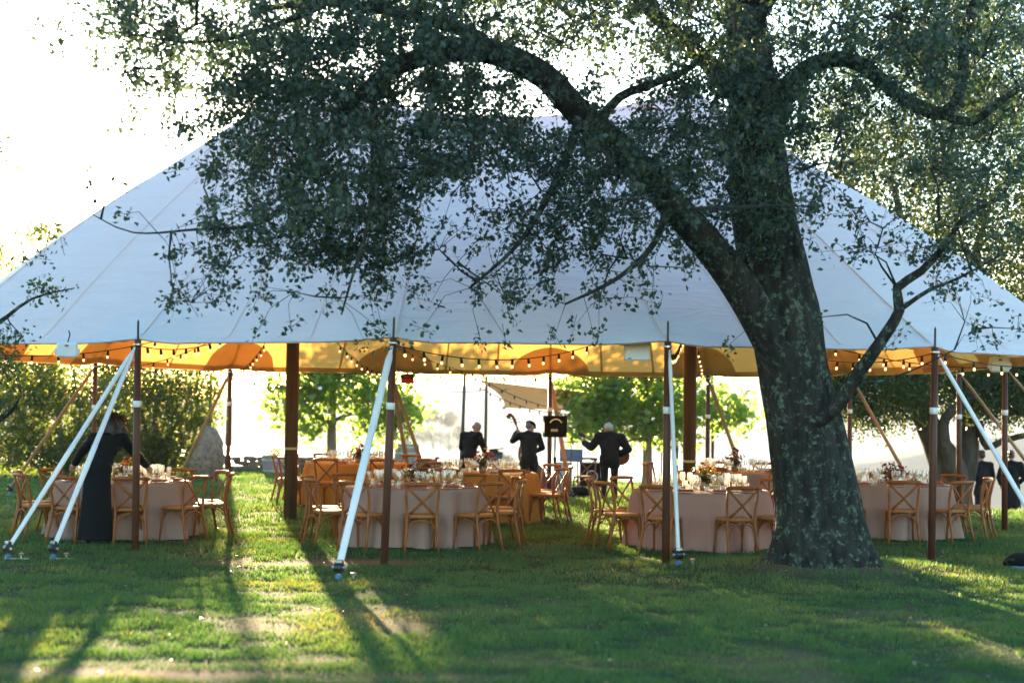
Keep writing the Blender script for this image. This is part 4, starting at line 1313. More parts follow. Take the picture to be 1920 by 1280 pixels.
TABLES = [
    # name, px, depth, cloth, chair angles, setting angles, flower label, flower colours, angle names
    ('left table with the woman', 232, 23.2, 'linen', [16, 52, 90, 122, 158, -20, -56, -88, -122, -160, 190], 'low orange and green flowers on the left table, half hidden by the woman', ('fl_orange', 'fl_dark', 'fl_red')),
    ('front centre table', 778, 22.5, 'linen', [7, 43, 77, 112, 150, -29, -65, -98, -135, 188], 'green arrangement with one bright orange bloom on the front centre table', ('fl_orange', 'fl_dark', 'fl_dark', 'fl_dark')),
    ('ochre middle table', 900, 27.0, 'ochre', [20, 62, 94, 128, 165, -20, -150], 'bright orange blooms on the ochre middle table below the keyboard player', ('fl_orange', 'fl_orange', 'fl_yellow', 'fl_red')),
    ('ochre back table', 668, 30.6, 'ochre', [-16, 22, 58, 95, 140, 180, -55, -92, -118, -150], 'dark red and burgundy flowers on the ochre back table', ('fl_red', 'fl_dark', 'fl_dark', 'fl_orange')),
    ('front right table', 1314, 22.6, 'linen', [14, 50, 88, 130, 165, -29, -66, -98, -138], 'golden yellow flowers on the front right table', ('fl_yellow', 'fl_yellow', 'fl_orange')),
    ('table right of the oak', 1666, 24.8, 'linen', [-4, 30, 64, 92, 125, 160, -40, -150, -190], 'reddish orange flowers on the right table beyond the oak trunk', ('fl_red', 'fl_orange', 'fl_red')),
    ('table behind the right mast', 1372, 28.6, 'linen', [-20, 24, 60, -86, -112, 150, 185], 'burgundy and yellow flowers on the rear right table', ('fl_dark', 'fl_red', 'fl_yellow', 'fl_dark')),
]
tops = {}
for ti, (name, px, d, cl, ph, flab, fcol) in enumerate(TABLES):
    c = D(px, 900, d); gz = gh(c.x, c.y); c.z = gz
    tops[ti] = c
    t = thing('round_table', 'round folding table hidden under the cloth of the %s' % name, 'table', c, group='round dinner tables')
    mb = MB(); mb.lathe([(.0, .72), (.90, .72), (.905, .725), (.905, .745), (.90, .75), (.0, .75)], 40); put('tabletop', mb, M['chairwood'], t)
    for k in range(4):
        a = R(45 + 90 * k); mb = MB(); mb.tube([(.6 * math.cos(a), .6 * math.sin(a), 0), (.5 * math.cos(a), .5 * math.sin(a), .72)], .016, 8); put('leg', mb, M['steel'], t)
    k = put('tablecloth', tablecloth_mesh(11 + ti), M[cl], None, (c.x, c.y, gz + .004)); k.rotation_euler = (0, 0, ti * 1.3)
    tag(k, 'floor-length %s cloth draped over the %s' % ('ochre gold' if cl == 'ochre' else 'pale taupe linen', name), 'tablecloth', 'round tablecloths')
    nm = seat_names(ph, name)
    for p in ph:
        rr = 1.20 + rng.uniform(-.03, .05)
        a = R(p)
        chair(c.x + rr * math.sin(a), c.y - rr * math.cos(a), a + rng.uniform(-.08, .08), nm[p])
    zt = gz + .763
    for q in range(10):
        a = R(ph[0] + 36 * q)
        side = 'near' if math.cos(a) > .72 else 'far' if math.cos(a) < -.72 else 'right' if math.sin(a) > 0 else 'left'
        tn = '%s side of the %s' % (side, name)
        def at(r_, off): return (c.x + r_ * math.sin(a + off), c.y - r_ * math.cos(a + off))
        j = lambda: rng.uniform(-.012, .012)
        for me, nm_, r_, off, cat in ((WINE, 'wine_glass', .52, .13, 'wine glass'), (WHITEW, 'white_wine_glass', .60, .22, 'wine glass'), (WINE, 'wine_glass', .43, .02, 'wine glass'), (TUMB, 'water_glass', .60, .02, 'water glass')):
            x, y = at(r_, off)
            o = put(nm_, me, None, None, (x + j(), y + j(), zt - .001))
            tag(o, {'wine_glass': 'tall clear stemmed wine glass on the %s', 'white_wine_glass': 'smaller clear stemmed wine glass on the %s', 'water_glass': 'clear stemless water glass on the %s'}[nm_] % tn, cat, 'glasses on the %s, %s' % (tn, nm_.replace('_', ' ')))
        x, y = at(.755, 0)
        if ti in (0, 1, 4, 5) or q % 2 == 0:
            o = put('napkin', NAP, None, None, (x, y, zt + .012)); o.rotation_euler = (0, 0, a + R(90))
            tag(o, 'folded rust-red napkin laid on the %s' % tn, 'napkin', 'napkins on the %s' % tn)
            o = put('plate', PLATE, None, None, (x, y, zt - .004)); o.rotation_euler = (0, 0, 0)
            tag(o, 'white plate under a rust napkin, %s' % tn, 'plate', 'plates on the %s' % tn)
    for q in range(4):
        a = R(30 + 90 * q + 17 * ti); o = put('votive_cup', VOT, None, None, (c.x + .30 * math.sin(a), c.y - .30 * math.cos(a), zt))
        tag(o, 'small white votive cup near the flowers of the %s' % name, 'candle holder', 'votive cups on the %s' % name)
    flowers(flab, (c.x + .04, c.y - .05, zt), 50 + ti, fcol)
sp = D(1095, 900, 37.3)
chair(sp.x, sp.y, R(12), 'lone wooden cross-back chair standing in front of the black amplifier')

# ================================================================== people
def remesh(mb, name, mat, voxel=.014, it=3):
    me = mb.mesh(name)
    o = bpy.data.objects.new('tmp', me); COL.objects.link(o)
    m = o.modifiers.new('r', 'REMESH'); m.mode = 'VOXEL'; m.voxel_size = voxel; m.use_smooth_shade = True
    s = o.modifiers.new('s', 'SMOOTH'); s.iterations = it; s.factor = .5
    out = bpy.data.meshes.new_from_object(o.evaluated_get(bpy.context.evaluated_depsgraph_get()))
    bpy.data.objects.remove(o); out.name = name
    out.materials.clear(); out.materials.append(mat)
    return smooth(out)
V3 = lambda *a: Vector(a)
def person(label, loc, rz, J, hair, hairmat, cap=None, dress=False, group=None, scale=1.0, jacketmat='jacket', bulk=.022, wide=1.0):
    """J: joints in the figure's own frame (x right, y forward, z up)"""
    root = thing('person', label, 'person', loc, rz, group)
    root.scale = (scale * wide, scale, scale)
    J = {k: Vector(v) for k, v in J.items()}
    pel, ch, nk, hd = J['pelvis'], J['chest'], J['neck'], J['head']
    look = J.get('look', V3(0, 1, 0)).normalized()
    upv = (hd - nk).normalized(); sd = look.cross(upv).normalized(); look = upv.cross(sd)
    hr = Matrix((sd, look, upv)).transposed()
    H = lambda x, y, z: hd + hr @ Vector((x, y, z))
    sh = (J['shR'] - J['shL']).normalized()
    tq = Matrix((sh, (ch - pel).normalized().cross(sh).normalized(), (ch - pel).normalized())).transposed()
    def torso(mb, e, hem=0):
        mb.ball(ch + tq @ V3(0, -.005, -.02), (.165 + e, .115 + e, .17 + e), 16, 10, tq)
        mb.ball(ch.lerp(pel, .55), (.145 + e, .105 + e, .17 + e), 16, 10, tq)
        mb.ball(pel + tq @ V3(0, -.02, .0), (.165 + e, .125 + e, .14 + e), 16, 10, tq)
        for s_ in ('L', 'R'):
            mb.capsule(ch + tq @ V3(0, 0, .06), J['sh' + s_], .085 + e, .066 + e)
            mb.capsule(nk + (ch - nk) * .15, J['sh' + s_], .055 + e, .058 + e)
        mb.capsule(pel + V3(0, 0, .02), ch, .12 + e, .12 + e)
    def arms(mb, e, cut=1.0):
        for s_ in ('L', 'R'):
            mb.capsule(J['sh' + s_], J['el' + s_], .056 + e, .043 + e)
            mb.capsule(J['el' + s_], J['el' + s_].lerp(J['wr' + s_], cut), .043 + e, .030 + e)
    def legs(mb, e, cut=1.0):
        for s_ in ('L', 'R'):
            mb.capsule(J['hip' + s_], J['kn' + s_], .085 + e, .056 + e)
            mb.capsule(J['kn' + s_], J['kn' + s_].lerp(J['an' + s_], cut), .054 + e, .037 + e)
    mb = MB()
    torso(mb, -.012); arms(mb, -.006); legs(mb, -.006)
    mb.capsule(nk - upv * .03, hd - upv * .05, .058, .055)
    mb.ball(H(0, -.012, .03), (.074, .096, .092), 16, 12, hr)
    mb.ball(H(0, .025, -.045), (.060, .066, .072), 14, 10, hr)
    mb.capsule(H(0, .085, .005), H(0, .108, -.022), .011, .015, 8)          # nose
    mb.capsule(H(-.022, .086, -.058), H(.022, .086, -.058), .010, .010, 8)   # lips
    for s_ in (-1, 1):
        mb.ball(H(s_ * .075, -.008, -.008), (.014, .026, .034), 8, 6, hr)   # ears
        mb.ball(H(s_ * .03, .073, .012), (.018, .014, .012), 8, 6, hr)      # brow and eye
    body = remesh(mb, 'body', M['skin'], .0125, 2)
    hm2 = MB()
    for s_ in ('L', 'R'):
        wr = J['wr' + s_]; el = J['el' + s_]
        f = (wr - el).normalized(); f = (f + J.get('hand' + s_, V3(0, 0, 0))).normalized()
        pn = J.get('palm' + s_, V3(0, 0, -1)); pn = (pn - f * pn.dot(f)).normalized(); sdv = f.cross(pn)
        mb2 = hm2
        mb2.capsule(wr, wr + f * .06, .026, .030, 8); mb2.ball(wr + f * .055, (.040, .040, .032), 10, 6)
        curl = J.get('curl' + s_, V3(.5, 0, 0)).x
        for k, (o, ln) in enumerate(((-.030, .066), (-.010, .076), (.010, .072), (.030, .056))):
            b0 = wr + f * .075 + sdv * o
            p1 = b0 + (f * math.cos(curl * .6) + pn * math.sin(curl * .6)) * ln * .5
            p2 = p1 + (f * math.cos(curl * 1.5) + pn * math.sin(curl * 1.5)) * ln * .5
            mb2.tube([b0, p1, p2], [.0095, .0088, .0065], 7)
        tsgn = 1 if s_ == 'R' else -1
        b0 = wr + f * .02 + sdv * -.03
        mb2.tube([b0, b0 + f * .03 + sdv * -.028, b0 + f * .062 + sdv * -.032 + pn * .012], [.012, .011, .008], 7)
    hands = hm2.mesh('hands')
    nb = len(body.vertices)
    # hands continue the arms in the same mesh
    vs = [tuple(v.co) for v in body.vertices] + hm2.v
    fs = [tuple(p.vertices) for p in body.polygons] + [tuple(i + nb for i in q) for q in hm2.f]
    bm_ = bpy.data.meshes.new('body'); bm_.from_pydata(vs, [], fs); bm_.update(); smooth(bm_)
    put('body', bm_, M['skin'], root)
    # jacket or dress
    mb = MB(); torso(mb, .0 + bulk); arms(mb, bulk, .93)
    mb.capsule(nk - upv * .02, nk + upv * .012, .066, .062)
    if dress:
        hem = (J['anL'] + J['anR']) / 2
        lay = MB()
        n = 20; ks = 10
        for k in range(ks + 1):
            u = k / ks
            c0 = pel.lerp(hem + V3(0, 0, -.02), u); 
            for q in range(n):
                a = 2 * math.pi * q / n
                rr = (.172 + .055 * u ** 1.3) * (1 + .07 * u * math.cos(5 * a + 1))
                lay.v.append(tuple(c0 + V3(rr * math.cos(a), rr * .82 * math.sin(a) - .02, 0)))
        for k in range(ks):
            for q in range(n):
                a = k * n + q; b = k * n + (q + 1) % n; lay.f.append((a, a + n, b + n, b))
        lay.f.append(tuple(range(n))); lay.f.append(tuple(reversed(range(ks * n, ks * n + n))))
        mb.add(lay.v, lay.f)
        put('dress', remesh(mb, 'dress', M['dress'], .016, 3), M['dress'], root)
    else:
        for s_ in ('L', 'R'): mb.capsule(pel + V3(0, -.01, .06), J['hip' + s_].lerp(J['kn' + s_], .22), .135, .118)
        put('jacket', remesh(mb, 'jacket', M[jacketmat], .015, 3), M[jacketmat], root)
        mb = MB(); legs(mb, .012, .96); mb.ball(pel + V3(0, -.01, -.03), (.165, .13, .12), 14, 8)
        put('trousers', remesh(mb, 'trousers', M['jeans'], .015, 3), M['jeans'], root)
        mb = MB(); mb.tube([nk + upv * .002 + hr @ V3(.062 * math.cos(a), .062 * math.sin(a) - .004, .012 * -math.sin(a)) for a in [2 * math.pi * q / 16 for q in range(17)]], .011, 6, cap=False)
        put('shirt_collar', smooth(mb.mesh('c')), M['jacket'], root)
    for s_ in ('L', 'R'):
        an = J['an' + s_]; toe = J.get('toe' + s_, V3(0, 1, 0)).normalized()
        mb = MB(); mb.capsule(an + V3(0, 0, -.045) - toe * .04, an + V3(0, 0, -.055) + toe * .14, .042, .034); mb.capsule(an + V3(0, 0, .02), an + V3(0, 0, -.04), .042, .044)
        put('shoe', remesh(mb, 'shoe', M['shoe'], .012, 2), M['shoe'], root)
    mb = MB()
    if hair == 'short':
        mb.ball(H(0, -.022, .045), (.083, .098, .090), 16, 12, hr); mb.ball(H(0, -.06, .0), (.074, .062, .07), 14, 10, hr)
        for q in range(26):
            a = rng.uniform(0, 6.28); e = rng.uniform(-.1, 1.3)
            mb.ball(H(.078 * math.cos(a) * math.cos(e), -.03 + .09 * math.sin(a) * math.cos(e) if math.sin(a) < .5 else -.03 + .055 * math.sin(a), .045 + .082 * math.sin(e)), rng.uniform(.016, .026), 6, 5)
        put('hair', remesh(mb, 'hair', M[hairmat], .010, 1), M[hairmat], root)
    elif hair == 'long':
        mb.ball(H(0, -.02, .04), (.092, .108, .095), 16, 12, hr)
        for q in range(46):
            a = rng.uniform(-2.9, -.25); s0 = H(.085 * math.cos(a), .095 * math.sin(a) - .01, rng.uniform(.0, .06))
            l = rng.uniform(.16, .30)
            wv = Vector((rng.normal() * .035, rng.normal() * .03, 0))
            l *= 1.35
            mb.tube([s0, s0 + V3(.06 * math.cos(a), -.05, -l * .35) + wv, s0 + V3(.05 * math.cos(a), -.06, -l) - wv * .3], [.034, .034, .016], 7)
        put('hair', remesh(mb, 'hair', M[hairmat], .011, 1), M[hairmat], root)
        mb = MB()
        for q in range(260):
            a = rng.uniform(-3.0, 0.4); e = rng.uniform(-.4, 1.2)
            s0 = H(.09 * math.cos(a) * math.cos(e), -.02 + .105 * math.sin(a) * math.cos(e), .02 + .1 * math.sin(e))
            wv = Vector((rng.normal(), rng.normal(), rng.normal() * .6)) * .022
            mb.tube([s0, s0 + (s0 - hd) * .35 + wv, s0 + (s0 - hd) * .35 + wv * 2 + V3(0, 0, -.10)], [.004, .0035, .002], 3, cap=False)
        put('loose_curls', mb, M['curl'], root, kind='stuff')
    elif hair == 'bun':
        mb.ball(H(0, -.022, .045), (.083, .100, .088), 16, 12, hr); mb.ball(H(0, -.11, .05), (.045, .045, .045), 12, 8, hr); mb.ball(H(0, -.06, -.01), (.072, .055, .06), 12, 8, hr)
        put('hair', remesh(mb, 'hair', M[hairmat], .010, 1), M[hairmat], root)
    if cap:
        mb = MB(); mb.ball(H(0, -.016, .070), (.104, .125, .066), 16, 10, hr); mb.ball(H(0, .085, .055), (.062, .055, .016), 12, 6, hr)
        put('flat_cap', remesh(mb, 'flat_cap', M['jacket'], .011, 2), M['jacket'], root)
    return root

def std(h=0, hunch=0):
    return dict(pelvis=(0, 0, .93), chest=(0, .02 + hunch * .5, 1.25), neck=(0, .03 + hunch, 1.48), head=(0, .06 + hunch * 1.3, 1.62),
                shL=(-.19, .0 + hunch * .8, 1.42), shR=(.19, .0 + hunch * .8, 1.42), hipL=(-.095, 0, .90), hipR=(.095, 0, .90),
                knL=(-.10, .03, .48), knR=(.10, .03, .48), anL=(-.11, -.02, .09), anR=(.11, -.02, .09))
# the woman leaning over the left table
wl = D(182, 1000, 21.85)
J = std(); J.update(pelvis=(0, -.02, .95), chest=(.04, .16, 1.24), neck=(.07, .30, 1.42), head=(.11, .37, 1.53), look=(.3, .8, -.35),
    shL=(-.13, .24, 1.36), shR=(.25, .24, 1.36), elL=(-.33, .44, 1.18), wrL=(-.47, .62, 1.02), elR=(.39, .46, 1.15), wrR=(.48, .66, 1.00), handL=(-.2, .1, -.4), handR=(0, .2, -.3), palmL=(0, 0, -1), palmR=(0, 0, -1),
    hipL=(-.09, 0, .92), hipR=(.09, 0, .92), knL=(-.10, .0, .49), knR=(.10, .02, .49), anL=(-.13, -.05, .09), anR=(.11, -.02, .09))
person('woman in a long black dress with loose dark curls leaning over the left table', (wl.x, wl.y, gh(wl.x, wl.y)), 0.0, J, 'long', 'darkhair', dress=True, scale=1.0)
# keyboard player
kp = D(880, 850, 35.2)
J = std(hunch=.10); J.update(head=(.05, .24, 1.56), neck=(0, .13, 1.45), look=(.62, .7, -.55), elL=(-.27, .15, 1.14), wrL=(-.14, .40, 1.05), elR=(.26, .18, 1.14), wrR=(.16, .42, 1.04))
person('grey-haired man in a dark jacket looking down at a tilted desk, left of the band', (kp.x, kp.y, gh(kp.x, kp.y)), R(-25), J, 'short', 'greyhair', scale=.96)
# bassist
bp = D(992, 850, 35.6)
J = std(hunch=.10); J.update(head=(.05, .20, 1.60), look=(.8, .6, -.1), elL=(-.32, .20, 1.30), wrL=(-.22, .42, 1.48), elR=(.30, .16, 1.15), wrR=(.10, .42, 1.02), handL=(.2, 0, .3), curlL=(1.4, 0, 0))
person('man in a flat cap and black jacket seen from behind playing a double bass', (bp.x, bp.y, gh(bp.x, bp.y)), R(8), J, 'short', 'salthair', cap=True, scale=.97, wide=1.06)
# guitarist
gp_ = D(1143, 850, 35.6)
J = std(hunch=.06); J.update(head=(-.03, .14, 1.58), look=(-.55, .8, -.15), shL=(-.20, .06, 1.42), shR=(.21, .03, 1.40), elL=(-.36, .14, 1.17), wrL=(-.50, .30, 1.27), elR=(.36, .06, 1.14), wrR=(.17, .28, 1.02), handL=(-.1, .1, .5), palmL=(.3, .2, 0), curlL=(1.2, 0, 0), palmR=(0, -1, 0), curlR=(1.0, 0, 0))
GUIT = person('white-haired man in a black jacket seen from behind playing guitar', (gp_.x, gp_.y, gh(gp_.x, gp_.y)), R(-4), J, 'short', 'whitehair', scale=.97, bulk=.040, wide=1.12)
# two guests down the slope at the right
for px, d, lab, dr, hair, hm_ in ((1842, 37.6, 'guest in a dark suit standing with his back turned beside the twin-trunked oak', False, 'short', 'darkhair'), (1897, 37.4, 'guest in a long black dress with dark hair pinned up at the far right', True, 'bun', 'darkhair')):
    q = D(px, 900, d)
    J = std(hunch=.02); J.update(elL=(-.27, .05, 1.14), wrL=(-.20, .22, .98), elR=(.27, .05, 1.14), wrR=(.18, .22, 1.0), look=(.2 if dr else -.2, 1, 0))
    person(lab, (q.x, q.y, gh(q.x, q.y)), R(-6 if dr else 8), J, hair, hm_, dress=dr, scale=1.0)

# ================================================================== instruments and stage gear
def double_bass():
    o = Vector((bp.x + .27, bp.y + .50, gh(bp.x, bp.y)))
    t = thing('double_bass', 'varnished double bass whose scroll rises left of the man in the flat cap', 'double bass', o)
    lean = Matrix.Rotation(R(-19), 3, 'Y') @ Matrix.Rotation(R(-4), 3, 'X')
    out = []
    for k in range(40):
        a = 2 * math.pi * k / 40
        z = -math.cos(a) * .56
        wv = .26 * (1 - .32 * math.exp(-((z - .06) / .14) ** 2)) * (1.12 if z < 0 else .84)
        out.append((math.sin(a) ** 1 * wv if abs(math.sin(a)) > 1e-3 else 0, z + .70))
    mb = MB(); mb.prism(out, -.09, .09); mb.v = [tuple(lean @ Vector(p)) for p in mb.v]
    put('body', mb, M['bass_wood'], t)
    mb = MB(); path = [lean @ V3(0, .07, z) for z in (1.1, 1.3, 1.5, 1.70)]
    mb.tube(path, [.032, .028, .025, .024], 10, flat=.8); put('neck', smooth(mb.mesh('neck')), M['bass_wood'], t)
    mb = MB(); sc = [V3(-.0, .07, 1.70), V3(0, .07, 1.80), V3(-.01, .07, 1.88), V3(-.045, .07, 1.95), V3(-.095, .07, 1.965), V3(-.125, .07, 1.93), V3(-.115, .07, 1.89), V3(-.085, .07, 1.88), V3(-.07, .07, 1.905), V3(-.09, .07, 1.925)]
    mb.tube([lean @ p for p in sc], [.026, .032, .032, .03, .03, .028, .025, .022, .02, .018], 10); mb.ball(lean @ V3(-.09, .07, 1.92), (.035, .045, .035), 10, 8)
    put('scroll', smooth(mb.mesh('scroll')), M['bass_wood'], t)
    for k in range(4):
        z = 1.74 + .035 * k; s_ = -1 if k % 2 else 1
        mb = MB(); mb.tube([lean @ V3(0, .07, z), lean @ V3(s_ * .075, .07, z)], .006, 6); mb.ball(lean @ V3(s_ * .085, .07, z), (.014, .008, .014), 8, 5); put('tuning_peg', mb, M['ebony'], t)
    mb = MB(); mb.tube([lean @ V3(0, 0, .16), V3(.03, 0, -.005)], .008, 6); put('endpin', mb, M['steel'], t)
    mb = MB(); mb.tube([lean @ V3(0, .10, .95), lean @ V3(0, .095, 1.70)], [.026, .02], 8, flat=.4); put('fingerboard', mb, M['ebony'], t)
double_bass()
def guitar():
    o = Vector((gp_.x, gp_.y, gh(gp_.x, gp_.y)))
    t = thing('guitar', 'guitar held by the white-haired man, its neck pointing up to the left', 'guitar', o)
    a = V3(.22, .22, .98); b = V3(-.62, .36, 1.42)
    ax = (b - a).normalized(); nrm = V3(0, 1, .15); nrm = (nrm - ax * nrm.dot(ax)).normalized(); bi = ax.cross(nrm)
    Mx = Matrix((bi, nrm, ax)).transposed()
    out = []
    for k in range(36):
        q = 2 * math.pi * k / 36; z = -math.cos(q) * .23
        wv = .185 * (1 - .30 * math.exp(-((z - .04) / .06) ** 2)) * (1.1 if z < 0 else .85)
        out.append((math.sin(q) * wv, z))
    mb = MB(); mb.prism(out, -.035, .035); mb.v = [tuple(Mx @ Vector(p) + a) for p in mb.v]; put('body', mb, M['bass_wood'], t)
    mb = MB(); mb.tube([a + ax * .2 + nrm * .03, b - ax * .13 + nrm * .02], [.028, .022], 8, flat=.7); put('neck', mb, M['bass_wood'], t)
    mb = MB(); mb.box(b - ax * .05 + nrm * .01, (.07, .02, .17), Mx, .006); put('headstock', mb, M['ebony'], t)
    for k in range(3):
        for s_ in (-1, 1):
            mb = MB(); p = b - ax * (.10 - .045 * k) + nrm * .01; mb.tube([p, p + bi * s_ * .055], .004, 5); mb.ball(p + bi * s_ * .058, .008, 6, 5); put('tuning_peg', mb, M['brass'], t)
    mb = MB(); mb.tube([o * 0 + V3(.2, -.13, 1.12), V3(.02, -.17, 1.36), V3(-.16, -.05, 1.50), V3(-.20, .12, 1.42), V3(-.10, .24, 1.15)], .018, 6, flat=.3); put('strap', mb, M['jacket'], t)
guitar()
def music_stand(label, px, py, d, w_, h_, dark, tilt=-20, rz=0):
    c = D(px, py, d); gz = gh(c.x, c.y)
    t = thing('music_stand', label, 'music stand', (c.x, c.y, gz), R(rz)); hz_ = c.z - gz
    mt = M['blackmetal'] if dark else M['bluestand']
    rot = Matrix.Rotation(R(tilt), 3, 'X')
    mb = MB(); mb.box((0, 0, hz_), (w_, .012, h_), rot, .004); put('desk', mb, mt, t)
    mb = MB(); mb.box(rot @ V3(0, -.006, -h_ / 2) + V3(0, .03, hz_), (w_, .07, .01), rot); put('ledge', mb, mt, t)
    mb = MB(); mb.tube([(0, .03, hz_), (0, .03, .05)], .013, 8); put('post', mb, M['blackmetal'], t)
    for k in range(3):
        a = R(90 + 120 * k); mb = MB(); mb.tube([(0, .03, .22), (.3 * math.cos(a), .03 + .3 * math.sin(a), .01)], .009, 6); put('leg', mb, M['blackmetal'], t)
    return t, hz_, rot
t, hz_, rot = music_stand('blue-grey folding music stand with two panels between the speaker and the guitarist', 1071, 853, 36.4, .50, .27, False)
mb = MB(); mb.box(V3(.002, -.009, hz_), (.012, .006, .26), rot); put('centre_fold', mb, M['blackmetal'], t)
mb = MB(); mb.tube([(0, .03, hz_ + .1), (0, .02, hz_ + .2)], .008, 6); mb.box((-.08, .0, hz_ + .28), (.2, .03, .015)); mb.tube([(0, .02, hz_ + .18), (-.06, .0, hz_ + .28)], .006, 6); put('reading_light', mb, M['blackmetal'], t)
t, hz_, rot = music_stand('dark tilted music desk with a flat lamp above it, right of the grey-haired man', 925, 858, 36.0, .40, .28, False, -24, -8)
mb = MB(); mb.box((.05, -.02, hz_ + .19), (.36, .14, .022), Matrix.Rotation(R(-6), 3, 'Y'), .006); mb.prism([(-.10, hz_ + .11), (.12, hz_ + .11), (.10, hz_ + .18), (-.06, hz_ + .18)], -.06, .03); put('lamp_hood', mb, M['blackmetal'], t)

def speaker():
    c = D(1041, 799, 34.0); gz = gh(c.x, c.y)
    t = thing('speaker_stand', 'black tripod stand under the small loudspeaker beside the back pole', 'speaker stand', (c.x, c.y, gz)); zt = c.z - gz - .215
    mb = MB(); mb.tube([(0, 0, .25), (0, 0, .8), (0, 0, zt)], [.019, .017, .015], 10); put('pole', mb, M['blackmetal'], t)
    mb = MB(); mb.lathe([(.03, -.05), (.034, -.04), (.034, .04), (.03, .05)], 10, (0, 0, .82)); put('collar', mb, M['black'], t)
    for k in range(3):
        a = R(-50 + 120 * k); e = V3(.55 * math.cos(a), .55 * math.sin(a), .012)
        mb = MB(); mb.tube([(0, 0, .80), e], .012, 8); l = put('leg', mb, M['blackmetal'], t)
        mb = MB(); mb.ball(e, .02, 8, 6); put('rubber_foot', mb, M['black'], l)
        mb = MB(); mb.tube([(0, 0, .30), V3(.26 * math.cos(a), .26 * math.sin(a), .41)], .007, 6); put('brace', mb, M['blackmetal'], t)
    s = thing('loudspeaker', 'small black loudspeaker with an arched pale handle on a tripod stand', 'speaker', (c.x, c.y, gz + zt), R(4))
    out = [(-.225, .0), (.215, .0), (.225, .02), (.232, .40), (.215, .43), (-.225, .43), (-.235, .41), (-.235, .02)]
    mb = MB(); mb.prism(out, -.13, .17); put('cabinet', mb, M['grille'], s)
    mb = MB(); mb.tube([(-.12, -.137, .29), (-.07, -.142, .345), (0, -.145, .365), (.07, -.142, .345), (.12, -.137, .29)], .013, 8); put('handle', mb, M['candle'], s)
    mb = MB(); mb.box((-.03, -.133, .14), (.14, .006, .05)); put('name_plate', mb, M['greybox'], s)
    for k in range(4):
        mb = MB(); mb.box(((-.21, .205)[k % 2], -.12, (.02, .41)[k // 2]), (.05, .04, .05), None, .01); put('corner_guard', mb, M['black'], s)
speaker()
def amp():
    c = D(1112, 893, 38.2); gz = gh(c.x, c.y)
    t = thing('amplifier', 'black-fronted amplifier with a pale grey side behind the lone chair', 'amplifier', (c.x, c.y, gz), R(-14))
    mb = MB(); mb.box((0, .12, .46), (.62, .3, .58), None, .02); put('cabinet', mb, M['greybox'], t)
    mb = MB(); mb.box((-.01, -.036, .46), (.57, .012, .53), None, .004); put('grille', mb, M['grille'], t)
    mb = MB(); mb.lathe([(.12, -.004), (.14, 0), (.14, .006), (.12, .01)], 24, (-.02, -.045, .42), Matrix.Rotation(R(90), 3, 'X'), cap=False); put('speaker_ring', mb, M['greybox'], t)
    mb = MB(); mb.tube([(-.1, .12, .75), (-.08, .12, .785), (.08, .12, .785), (.1, .12, .75)], .01, 6); put('handle', mb, M['black'], t)
    s = thing('amp_stand', 'low black frame stand beneath the amplifier', 'stand', (c.x, c.y, gz), R(-14))
    for x in (-.25, .25):
        mb = MB(); mb.tube([(x, -.05, .0), (x, -.02, .16), (x, .26, .16), (x, .3, 0)], .013, 6); put('frame_side', mb, M['blackmetal'], s)
    q = D(1054, 897, 37.4); gz = gh(q.x, q.y)
    b = thing('equipment_case', 'pale grey upright equipment case behind the speaker stand legs', 'case', (q.x, q.y, gz), R(6))
    mb = MB(); mb.box((0, 0, .38), (.40, .35, .74), None, .015); put('case_body', mb, M['greybox'], b)
    mb = MB(); mb.box((0, 0, .76), (.41, .36, .02), None, .006); put('lid', mb, M['greybox'], b)
    for x in (-.12, .12):
        mb = MB(); mb.box((x, -.182, .70), (.04, .012, .06), None, .004); put('latch', mb, M['steel'], b)
    q = D(1082, 928, 36.6); gz = gh(q.x, q.y)
    g_ = thing('wheeled_bag', 'low black wheeled gear bag on the grass below the lone chair', 'bag', (q.x, q.y, gz), R(-8))
    mb = MB(); mb.ball((0, 0, .14), (.31, .17, .13), 16, 10); mb.box((0, .02, .12), (.46, .26, .18), None, .05); mb.ball((.1, 0, .2), (.15, .12, .08), 10, 8)
    put('bag_body', remesh(mb, 'bag_body', M['grille'], .02, 2), M['grille'], g_)
    for x in (.0, .22):
        mb = MB(); mb.lathe([(.0, -.02), (.05, -.02), (.055, 0), (.05, .02), (0, .02)], 14, (x, -.18, .055), Matrix.Rotation(R(90), 3, 'X')); w_ = put('wheel', mb, M['black'], g_)
        mb = MB(); mb.lathe([(.0, -.023), (.028, -.023), (.028, .023), (0, .023)], 12, (x, -.18, .055), Matrix.Rotation(R(90), 3, 'X')); put('hub', mb, M['greybox'], w_)
    mb = MB(); mb.tube([(-.15, -.1, .24), (-.12, -.13, .30), (.12, -.13, .30), (.15, -.1, .24)], .012, 6); put('handle', mb, M['black'], g_)
    q = D(1028, 893, 37.0); gz = gh(q.x, q.y)
    k = thing('blue_cool_box', 'small blue-grey box behind the ochre middle table chairs', 'box', (q.x, q.y, gz), R(20))
    mb = MB(); mb.box((0, 0, .22), (.38, .3, .42), None, .03); put('box_body', mb, M['bluestand'], k)
    mb = MB(); mb.box((0, 0, .445), (.40, .32, .05), None, .015); put('lid', mb, M['bluestand'], k)
amp()

